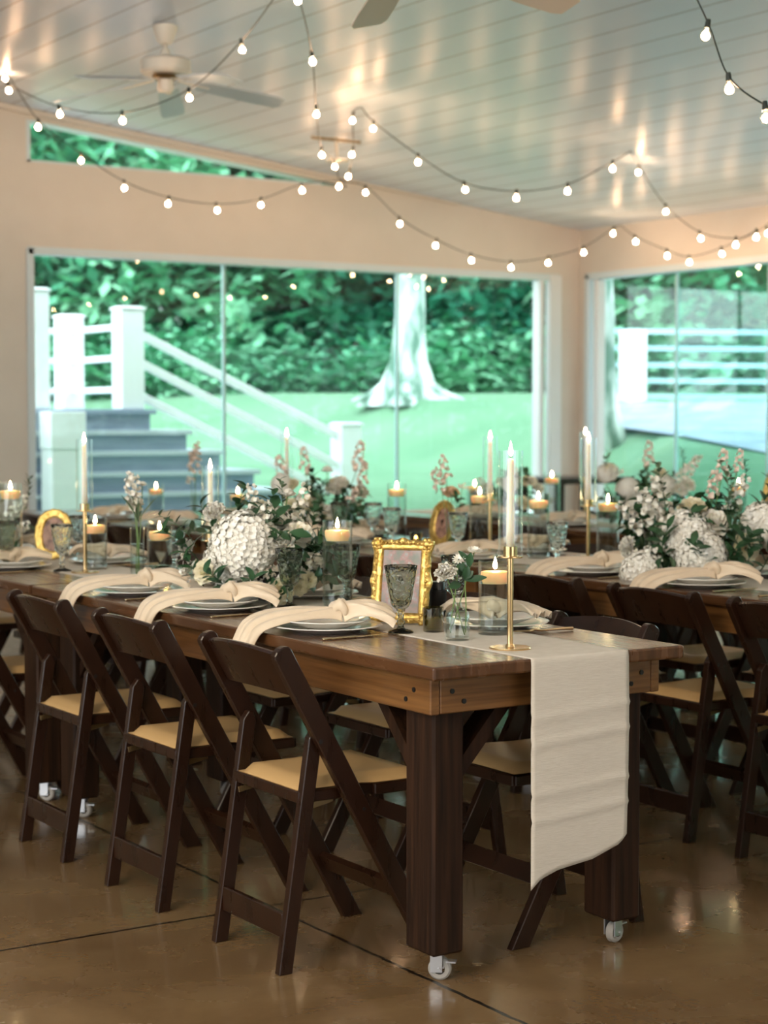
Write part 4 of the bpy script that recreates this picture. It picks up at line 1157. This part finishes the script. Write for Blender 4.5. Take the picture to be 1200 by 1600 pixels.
def centerpiece(x, y, label, hx, hy, hz, blooms, nleaf=46, seed=1, extra=(), hs=1.45):
    """arrangement in a low compote bowl: local frame of the camera side (-x,-y)"""
    rnd = random.Random(seed)
    t = thing('flower_centerpiece', label, 'flower arrangement', (x, y, TOP+.0015))
    m = MB(); m.lathe([(0, 0), (.055, 0), (.055, .006), (.02, .014), (.018, .03), (.07, .05), (.085, .085), (.08, .085), (.064, .056), (0, .045)], 32); m.build('compote_bowl', MT['bowl'], t, True, 50)
    c0 = Vector((0, 0, .07))
    for (nm, me, dx, dy, dz, s) in blooms:
        p = Vector((dx, dy, dz)); d = (p-Vector((dx*.2, dy*.2, .03))); d.normalize(); d = (d+Vector((-.35, -.5, .15))).normalized() if 'sprig' not in nm else Vector((dx*1.3, dy*1.3, .35+dz)).normalized()
        child(nm, me, t, p*1.06+Vector((-.012, -.018, 0)), d, rnd.uniform(0, 6), s*(hs if nm == 'hydrangea' else 1.22))
    for i in range(nleaf):
        v = sph(rnd, -.25)
        if v.dot(Vector((-.54, -.84, 0))) > .15 and v.z < .75 and rnd.random() < .72: continue
        me = rnd.choice(SPRIG+SPRIG+SPRIG2)
        base = Vector((v.x*hx*.35, v.y*hy*.45, max(.04, .07+v.z*hz*.35)))
        d = Vector((v.x*hx, v.y*hy, max(v.z, -.1)*hz+.01)).normalized()
        child('leaf_sprig' if me in SPRIG else 'eucalyptus_sprig', me, t, base, d, rnd.uniform(0, 6), rnd.uniform(.85, 1.3))
    st = MB()
    for (px_, py_, pz_, *_r) in extra: st.tube([(px_*.2, py_*.2, .06), (px_*.7, py_*.7, pz_*.6), (px_, py_, pz_)], .0022, 6)
    if extra: st.build('tall_stem', MT['stem'], t, True)
    for (px_, py_, pz_, nm, me, s) in extra:
        child(nm, me, t, (px_, py_, pz_-.01), Vector((px_*.6, py_*.3, .8)), 0, s)
    return t
H1, H2 = HYD; R1, R2 = ROSE; C1, C2 = CARN; K1, K2 = STOCK
# local axes: screen right is about (.84,-.54), toward the eye is (-.54,-.84)
def L2(sr, z, fwd=0):   # sr metres to screen right, fwd metres toward the eye
    return (.84*sr-.54*fwd, -.54*sr-.84*fwd, z)
def B(nm, me, sr, z, fwd, s=1): return (nm, me, *L2(sr, z, fwd), s)
blo = [B('hydrangea', H1, -.045, .175, .10, 1.12), B('hydrangea', H2, -.10, .12, .07, .8), B('rose', R1, -.165, .10, .08, 1.0), B('rose', R2, .065, .045, .15, 1.0), B('carnation', C1, .075, .175, .10, 1.05), B('rose', ROSEW, .12, .21, .05, 1.25), B('hydrangea', H2, .02, .23, -.02, .75),
       B('stock_flower', K1, .015, .20, .06, .9), B('stock_flower', K2, -.02, .25, 0, .8), B('carnation', C2, -.135, .265, .02, .95), B('rose', R1, .12, .055, .10, .7), B('rose', R2, .15, .075, .09, .65), B('rose', ROSEW, .165, .13, .06, .8), B('floret_spray', SPRAY, -.02, .05, .15, 1), B('floret_spray', SPRAY, .0, .09, .15, .9), B('floret_spray', SPRAY, -.215, .09, .0, 1), B('floret_spray', SPRAY, .13, .115, .1, 1.1), B('carnation', C1, -.22, .15, -.06, .9), B('rose', R1, -.01, .285, -.08, .8), B('hydrangea', H1, .10, .12, -.12, .8), B('hydrangea', H2, -.1, .14, -.12, .8), B('stock_flower', K1, .10, .235, -.03, .9), B('floret_spray', SPRAY, .06, .10, .14, .8)]
blo2 = [B('hydrangea', H1, -.05, .15, .10, .95), B('hydrangea', H2, .0, .085, .13, .95), B('rose', ROSEW, .055, .20, .10, 1.45), B('rose', R1, .16, .115, .14, 1.25), B('rose', R2, -.01, .245, .02, 1.3), B('hydrangea', H1, .30, .13, .06, .9), B('hydrangea', H2, .24, .18, .02, .9), B('stock_flower', K1, -.14, .19, .06, 1.2), B('stock_flower', K2, -.10, .22, .0, 1.1), B('stock_flower', K1, -.19, .17, .02, 1), B('floret_spray', SPRAY, -.15, .09, .1, 1.2), B('floret_spray', SPRAY, -.21, .06, .10, 1.2), B('carnation', C1, .24, .10, .12, 1), B('hydrangea', H2, -.02, .13, -.12, 1), B('stock_flower', K2, .12, .23, 0, 1), B('carnation', C2, -.22, .10, -.02, 1), B('hydrangea', H1, -.20, .02, .10, .8)]
for sr, z, f_, me_, s_ in [(-.13, .17, .0, SPRIG[0], 1.1), (-.07, .22, .02, SPRIG[1], 1.0), (.0, .22, .03, SPRIG[2], .9), (-.19, .12, .03, SPRIG[1], 1.1), (-.17, .05, .08, SPRIG[0], 1), (-.09, .03, .14, SPRIG[2], .9), (-.02, .02, .15, SPRIG[1], .8), (.08, .03, .12, SPRIG[0], .8), (.13, .10, .08, SPRIG[2], .9), (.06, .24, -.02, SPRIG2[0], .9), (-.2, .16, -.02, SPRIG2[1], 1.0), (.14, .18, -.02, SPRIG[1], .8), (-.02, .20, .09, SPRIG[0], .8), (.03, .13, .12, SPRIG[2], .8)]:
    blo.append(B('leaf_sprig' if me_ in SPRIG else 'eucalyptus_sprig', me_, sr, z, f_, s_))
for sr, z, f_, me_, s_ in [(-.17, .14, .05, SPRIG[0], 1.1), (-.1, .2, .05, SPRIG2[0], 1.1), (.08, .05, .15, SPRIG[2], 1.0), (.2, .03, .14, SPRIG[1], 1.1), (.26, .05, .12, SPRIG[0], 1), (.10, .22, .06, SPRIG2[1], 1.0), (.2, .2, .03, SPRIG[1], 1.0), (-.12, .05, .12, SPRIG[2], 1), (.0, .03, .16, SPRIG[0], .9), (.14, .03, .16, SPRIG[1], .9), (.3, .08, .08, SPRIG[2], 1), (.12, .13, .13, SPRIG2[0], .8)]:
    blo2.append(B('leaf_sprig' if me_ in SPRIG else 'eucalyptus_sprig', me_, sr, z, f_, s_))
blo = [(b_[0], b_[1], b_[2]-.54*.035, b_[3]-.84*.035, b_[4], b_[5]) if b_[0] in ('rose', 'carnation') else b_ for b_ in blo]
blo = [b_[:5]+(b_[5]*.82,) if 'sprig' in b_[0] else b_ for b_ in blo]
centerpiece(2.855, 5.13, 'big white hydrangea and rose centerpiece on the nearest table', .20, .26, .25, blo, 52, 3,
            [(*L2(.085, .345, .03), 'carnation', C2, .72), (*L2(-.135, .235, .0), 'daisy', DAISY, 1)])
x, y = at_x(1085, 4.62)
centerpiece(x, y, 'largest white rose and hydrangea centerpiece on the second row at right', .24, .30, .20, blo2, 70, 8,
            [(*L2(.10, .37, .02), 'blush_flower', BLUSH, 1.1), (*L2(.16, .40, .02), 'blush_flower', BLUSH, .8), (*L2(.07, .30, .0), 'blush_flower', BLUSH, 1), (*L2(.18, .33, .04), 'fern_sprig', FERN, .8), (*L2(.13, .31, .03), 'eucalyptus_sprig', SPRIG2[0], .7)])
def small_cp(px, X, label, seed, sc=1, n=26, tall=()):
    rnd = random.Random(seed); bl = []
    for i in range(15):
        nm, me = rnd.choice([('hydrangea', H1), ('rose', R1), ('rose', ROSEW), ('carnation', C1), ('stock_flower', K1), ('floret_spray', SPRAY), ('rose', R2), ('blush_flower', BLUSH)])
        bl.append(B(nm, me, rnd.uniform(-.2, .2)*sc, rnd.uniform(.06, .26)*sc, rnd.uniform(-.03, .12), rnd.uniform(.8, 1.15)))
    x, y = at_x(px, X)
    centerpiece(x, y, label, .18*sc, .22*sc, .22*sc, bl, n, seed, tall, .85)
small_cp(505, 4.62, 'far flower centerpiece with blush sprays before the stair post, second row', 21, 1.0, 34, [(*L2(.17, .34, 0), 'blush_flower', BLUSH, 1.4), (*L2(.19, .26, 0), 'blush_flower', BLUSH, 1.2), (*L2(-.2, .26, 0), 'blush_flower', BLUSH, 1.5), (*L2(-.09, .33, 0), 'blush_flower', BLUSH, 1.2), (*L2(.02, .34, 0), 'rose', ROSEW, 1)])
small_cp(1008, 6.38, 'white flower centerpiece of the third row behind the second row one', 22, 1.15, 30, [(*L2(.02, .34, 0), 'blush_flower', BLUSH, 1.3), (*L2(-.2, .22, 0), 'eucalyptus_sprig', SPRIG2[1], 1.2), (*L2(.2, .3, 0), 'fern_sprig', FERN, .9)])
small_cp(-40, 2.80, 'flower centerpiece of the left table with sprigs reaching into view', 23, 1.0, 26, [(*L2(.22, .20, 0), 'fern_sprig', FERN, 1)])
small_cp(800, 6.4, 'pale flower centerpiece of the third row near the window corner', 24, .8, 22)

# bud vases
def stems_obj(t, pairs, m=None):
    st = MB()
    for a, b_ in pairs: st.tube([a, Vector(a).lerp(Vector(b_), .5)+Vector((.004, .002, 0)), b_], .0016, 6)
    return st.build('stems', MT['stem'], t, True)
x, y = 2.775, 3.93
t = thing('bottle_vase', 'small clear glass bottle vase with water, nearest flowers on the table', 'vase', (x, y, TOP+.0015))
m = MB(); m.lathe([(0, 0), (.032, 0), (.034, .004), (.034, .060), (.030, .074), (.018, .083), (.012, .090), (.0115, .112), (.014, .116), (.0115, .116), (.0095, .112), (.0098, .090), (.027, .072), (.0315, .060), (.0315, .008), (0, .007)], 40); m.build('glass_wall', MT['glass'], t, True, 50)
m = MB(); m.lathe([(0, .008), (.0305, .008), (.0305, .058), (0, .058)], 32); m.build('water', MT['water'], t, True, 40)
t = thing('carnation_posy', 'white carnation, small daisies and round leaves in the glass bottle', 'flowers', (x, y, TOP+.01))
pC = Vector(L2(-.030, .165, .02)); pD = Vector(L2(.045, .225, .0)); pE = Vector(L2(.004, .205, .01)); pL = Vector(L2(.02, .15, .01))
stems_obj(t, [(L2(.02, .005, 0), pC), (L2(-.018, .01, .0), pD), (L2(-.02, .02, .01), pE), (L2(.022, .012, .01), pL)])
child('carnation', C1, t, pC, (-.45, -.25, .75), 0, .95); child('daisy', DAISY, t, pD, (-.1, -.3, 1), 0, 1.05); child('daisy', DAISY, t, pE, (-.5, -.5, .7), 0, .85)
lf = MB(); lf.norec = True
for (sr, z, f_, dsr, dz, L, W_) in [(.02, .15, .01, .06, .012, .058, .020), (.01, .14, .01, -.03, -.004, .035, .024), (.02, .15, .01, .01, .05, .04, .022), (.02, .17, .01, -.02, .04, .04, .020), (.03, .185, .01, .005, .04, .04, .020), (.02, .155, .01, .03, .03, .03, .02), (.01, .16, .0, -.01, .05, .035, .02), (.03, .20, .01, -.025, .028, .04, .016)]:
    leaf(lf, L2(sr, z, f_), Vector(L2(dsr, dz, .01)), Vector((-.5, -.8, .5)), L, W_, .1)
lf.build('leaves', MT['leaf'], t, True)
def tube_vase(px, X, H, r, label, lab2, blooms, grass=0, seed=1):
    x, y = at_x(px, X)
    t = thing('bud_vase', label, 'vase', (x, y, TOP+.0015))
    m = MB(); m.lathe([(0, 0), (r, 0), (r, H), (r-.002, H), (r-.002, .01), (0, .01)], 32); m.build('glass_wall', MT['glass'], t, True, 40)
    m = MB(); m.lathe([(0, .011), (r-.003, .011), (r-.003, H*.7), (0, H*.7)], 28); m.build('water', MT['water'], t, True, 40)
    t = thing('bud_vase_flowers', lab2, 'flowers', (x, y, TOP+.012))
    stems_obj(t, [((.3*r*math.cos(i*2), .3*r*math.sin(i*2), .005), L2(b_[2], b_[3], 0)) for i, b_ in enumerate(blooms)])
    for i, (nm, me, sr, z, s) in enumerate(blooms): child(nm, me, t, L2(sr, z, 0), Vector(L2(sr*2, .2, .1)), i, s)
    if grass:
        g_ = MB(); g_.norec = True; rnd = random.Random(seed)
        for i in range(grass):
            dsr = rnd.uniform(-.3, 1.2); leaf(g_, L2(.005, H+.01, 0), Vector(L2(dsr*.12, .12*rnd.uniform(.5, 1.2), rnd.uniform(-.05, .05))), Vector((0, 0, 1)), rnd.uniform(.10, .18), .009, .25)
        g_.build('grass_blades', MT['leaf2'], t, True)
tube_vase(213, 2.81, .19, .026, 'slim clear bud vase on the near table left of the centerpiece', 'white stock and long grass blades in the slim bud vase', [('stock_flower', K1, -.01, .25, 1.1), ('stock_flower', K2, .0, .27, .9), ('daisy', DAISY, .02, .335, .8), ('carnation', C1, -.005, .26, .9)], 10)
tube_vase(705, 4.6, .16, .022, 'bud vase before the far oval frame, second row', 'peach rose with blush sprays in a bud vase, second row', [('rose', PEACH, .0, .25, 1.1), ('blush_flower', BLUSH, -.04, .25, 1.2), ('blush_flower', BLUSH, -.02, .30, 1.2), ('floret_spray', SPRAY, .05, .27, .7), ('leaf_sprig', SPRIG[0], .02, .15, .8)])
tube_vase(303, 4.6, .16, .022, 'bud vase before the stairs, second row', 'blush spray standing tall before the stairs, second row', [('blush_flower', BLUSH, .0, .27, 1.4), ('blush_flower', BLUSH, .01, .33, 1.2), ('floret_spray', SPRAY, -.02, .22, 1)])
# ------------------------------------------------------------------ ceiling fans
def make_fan(loc_, zb, ang0, label, R=.68, mats=('blade', 'blade2'), canopy=True):
    x, y = loc_; zc = ceil_z(x)
    t = thing('ceiling_fan', label, 'ceiling fan', (x, y, zb))
    h = zc-zb
    m = MB(); m.lathe([(0, h+.0), (.068, h+.0), (.066, h-.02), (.045, h-.085), (.03, h-.10), (0, h-.10)], 32); m.build('canopy', MT['fan'], t, True, 40)
    m = MB(); m.tube([(0, 0, .12), (0, 0, h-.09)], .013, 14); m.build('downrod', MT['fan'], t, True)
    m = MB(); m.lathe([(0, .165), (.02, .16), (.03, .13), (.05, .118), (.125, .108), (.138, .095), (.140, .04), (.125, .022), (0, .018)], 40); m.build('motor_housing', MT['fan'], t, True, 40)
    m = MB(); m.lathe([(0, .017), (.075, .015), (.06, -.005), (0, -.005)], 32); m.build('flywheel', MT['brass_old'], t, True, 40)
    m = MB(); m.lathe([(0, -.006), (.045, -.006), (.045, -.06), (.035, -.072), (0, -.072)], 32); m.build('switch_cup', MT['fan'], t, True, 40)
    for k in range(5):
        a = ang0+k*2*PI/5; rot = Matrix.Rotation(a, 3, 'Z') @ Matrix.Rotation(math.radians(8), 3, 'Y') @ Matrix.Rotation(math.radians(-13), 3, 'X')
        m = MB(); pts = []
        for u, w_ in ((0, .055), (.06, .062), (.35, .072), (.46, .070), (.495, .055)): pts.append((R-.495+u, w_))
        poly = [(u, w_) for u, w_ in pts] + [(u, -w_) for u, w_ in reversed(pts)]
        A = [m.bm.verts.new(rot @ Vector((u, w_, .003))) for u, w_ in poly]; B_ = [m.bm.verts.new(rot @ Vector((u, w_, -.003))) for u, w_ in poly]
        m.bm.faces.new(A); m.bm.faces.new(list(reversed(B_)))
        for i in range(len(poly)): m.bm.faces.new((A[i], B_[i], B_[(i+1) % len(poly)], A[(i+1) % len(poly)]))
        bl = m.build('blade', MT[mats[0]], t)
        m = MB(); m.bar(rot @ Vector((.07, 0, .002)), rot @ Vector((R-.43, 0, -.006)), .03, .005); m.build('blade_bracket', MT['fan'], bl)
    return t
AE = math.atan2(-.8395, -.5434)
zf = 3.255
make_fan((4.52, 9.2), zf, AE+PI+.05, 'ivory five blade ceiling fan hanging over the left side of the room')
# the nearer fan: only two blade tips reach into the picture
make_fan((3.515, 5.265), 2.97, math.radians(-2), 'ceiling fan at the top centre, only two blades showing', .69, ('blade2', 'blade2'))

# ------------------------------------------------------------------ string lights
def bulb_proto():
    o = MB(); o.ball((0, 0, -.046), .0145, 3); ob = o.build('light_bulb', MT['bulb'], None, True); me = ob.data; bpy.data.objects.remove(ob)
    g = MB(); g.lathe([(.009, -.016), (.0125, -.024), (.0185, -.034), (.0205, -.046), (.0165, -.059), (.008, -.0655), (0, -.067)], 20); ob = g.build('glass_globe', MT['bulbglass'], None, True); mg = ob.data; bpy.data.objects.remove(ob)
    s = MB(); s.lathe([(0, .014), (.008, .012), (.0095, .0), (.0105, -.018), (.0, -.020)], 14); ob = s.build('socket', MT['wire'], None, True, 50); ms = ob.data; bpy.data.objects.remove(ob)
    return me, mg, ms
BM_, BG_, BS_ = bulb_proto()
def clampz(p):
    zc = ceil_z(p.x)-.012
    return p
def strand(label, pts, tilt=0):
    """pts: (px, py, depth, is_bulb) -- a hung cable through the points with its bulbs"""
    W = []
    for (px, py, d, k) in pts:
        p = at_depth(px, py, d)
        if k: p.z += .05
        W.append(p)
    org = W[0].copy()
    t = thing('string_lights', label, 'string lights', org)
    # smooth cable
    C = []
    for i in range(len(W)-1):
        p0, p1, p2, p3 = W[max(i-1, 0)], W[i], W[i+1], W[min(i+2, len(W)-1)]
        hook1 = pts[i][3] == 0; hook2 = pts[i+1][3] == 0
        if hook1: p0 = p1
        if hook2: p3 = p2
        for k in range(6):
            u = k/6; q = .5*((2*p1)+(p2-p0)*u+(2*p0-5*p1+4*p2-p3)*u*u+(3*p1-p0-3*p2+p3)*u**3); C.append(q-org)
    C.append(W[-1]-org)
    m = MB(); m.tube(C, .0032, 6); m.build('cable', MT['wire'], t, True)
    rnd = random.Random(len(pts))
    for (px, py, d, k), p in zip(pts, W):
        if not k: continue
        s = bpy.data.objects.new('light_bulb', BM_); COL.objects.link(s); s.parent = t; s.location = p-org; s.rotation_euler = (rnd.uniform(-.2, .2), rnd.uniform(-.2, .2), 0)
        g = bpy.data.objects.new('glass_globe', BG_); COL.objects.link(g); g.parent = s
        g = bpy.data.objects.new('socket', BS_); COL.objects.link(g); g.parent = s
def cd(px, py):      # depth at which a direction meets the ceiling
    r = ray(px, py); return (2.945+.1158*XW-CAM_Z)/(r.z+.1158*r.x)
def lerp_pts(bulbs, d0, d1):
    n = len(bulbs); return [(x, y, d0+(d1-d0)*(i+.5)/n, 1) for i, (x, y) in enumerate(bulbs)]
DL = cd(0, 112)-.4
strand('string of bulbs dipping in front of the left ceiling fan, from the left edge', [(-20, 100, DL, 0), (12, 143, DL-.1, 1)] + lerp_pts([(92, 180), (191, 190), (295, 155), (377, 80)], DL-.3, 8.9) + [(430, -5, 8.3, 0)])
D4 = cd(523, 258)-.15
strand('string of bulbs falling steeply from the top to the centre knot of cables', [(440, -40, 7.8, 0), (463, 3, 8.0, 1), (487, 98, 9.0, 1), (494, 180, 10.2, 1), (502, 244, 11.3, 1), (522, 262, 12.2, 1), (530, 285, 12.6, 0)])
strand('string of bulbs swagged along the back wall below the high window', [(-8, 118, 11.5, 0), (8, 124, 11.55, 1), (60, 200, 11.8, 1), (127, 252, 12.0, 1), (194, 295, 12.2, 1), (264, 320, 12.4, 1), (338, 330, 12.6, 1), (408, 322, 12.8, 1), (471, 299, 13.0, 1), (532, 293, 13.1, 1), (540, 284, 13.1, 0)])
DH1 = cd(565, 168)-.35
strand('short string of bulbs dropping from the ceiling hook to the centre knot', [(565, 168, DH1, 0), (552, 190, DH1+.02, 1), (552, 243, DH1+.5, 1), (546, 277, DH1+1.0, 1), (536, 285, DH1+1.2, 0)])
DH2 = cd(985, 236)-.35
strand('string of bulbs sagging across the ceiling from the centre hook to the right hook', [(565, 168, DH1, 0)] + lerp_pts([(584, 203), (653, 255), (725, 298), (807, 311), (887, 300), (957, 265)], DH1, DH2) + [(985, 236, DH2, 0)])
strand('string of bulbs running down right from the right ceiling hook', [(985, 236, DH2, 0), (998, 271, 12.3, 1), (1040, 332, 12.6, 1), (1093, 374, 12.4, 1), (1150, 384, 12.0, 1), (1182, 372, 11.6, 1), (1216, 352, 11.2, 1), (1230, 340, 11.0, 0)])
strand('lowest string of bulbs over the back window, from the centre knot to the corner', [(530, 285, 13.0, 0), (571, 302, 13.1, 1), (624, 351, 13.3, 1), (682, 385, 13.5, 1), (736, 408, 13.7, 1), (798, 419, 13.9, 1), (857, 412, 14.1, 1), (912, 396, 14.3, 1), (959, 366, 14.3, 1), (970, 352, 14.3, 0)])
strand('string of bulbs along the head of the side window', [(970, 352, 14.3, 0), (992, 379, 14.1, 1), (1042, 401, 13.9, 1), (1077, 411, 13.7, 1), (1127, 398, 13.5, 1), (1198, 366, 13.3, 1), (1230, 345, 13.2, 0)])
strand('near string of larger looking bulbs in the top right corner', [(1060, -60, 6.9, 0), (1106, 58, 6.4, 1), (1138, 142, 6.2, 1), (1195, 188, 6.0, 1), (1260, 215, 5.8, 1), (1300, 220, 5.7, 0)])
# anchor bracket where the cables meet
x_, y_ = 6.55, 10.72
t = thing('cable_bracket', 'small ceiling bracket above the centre knot of string lights', 'bracket', (x_, y_, ceil_z(x_)-.003))
m = MB(); m.bar((-.17*.84, .17*.54, -.014+.0), (.17*.84, -.17*.54, -.048), .05, .015, bev=.003); m.build('bar', MT['brass_old'], t)
m = MB(); m.tube([(0, 0, -.012), (0, 0, -.03), (.01, 0, -.16)], .012, 10); m.lathe([(0, -.16), (.08, -.165), (.08, -.175), (0, -.18)], 20, c=(.01, 0, 0)); m.build('rod', MT['fan'], t, True, 40)
# strands over the rest of the hall, behind the viewer
def back_strand(label, a, b_, n):
    a = Vector(a); b_ = Vector(b_); t = thing('string_lights', label, 'string lights', a); C = []
    for i in range(n*3+1):
        u = i/(n*3); p = a.lerp(b_, u); p.z -= .45*math.sin(PI*u); C.append(p-a)
    m = MB(); m.tube(C, .0032, 6); m.build('cable', MT['wire'], t, True)
    for i in range(n):
        p = C[i*3+1]
        s = bpy.data.objects.new('light_bulb', BM_); COL.objects.link(s); s.parent = t; s.location = p
        g = bpy.data.objects.new('glass_globe', BG_); COL.objects.link(g); g.parent = s
        g = bpy.data.objects.new('socket', BS_); COL.objects.link(g); g.parent = s
back_strand('string of bulbs behind the viewer on the left of the hall', (-2, 2.5, 3.5), (4.5, 1.0, 3.1), 14)
back_strand('string of bulbs behind the viewer crossing the hall', (-2, -1.5, 3.4), (9, 3.0, 2.9), 18)
back_strand('string of bulbs right of the viewer near the side window', (5.5, -2, 3.3), (9.4, 5.5, 2.9), 16)
back_strand('string of bulbs far behind the viewer in the middle of the hall', (1, -3.5, 3.3), (8.5, -.5, 2.9), 16)
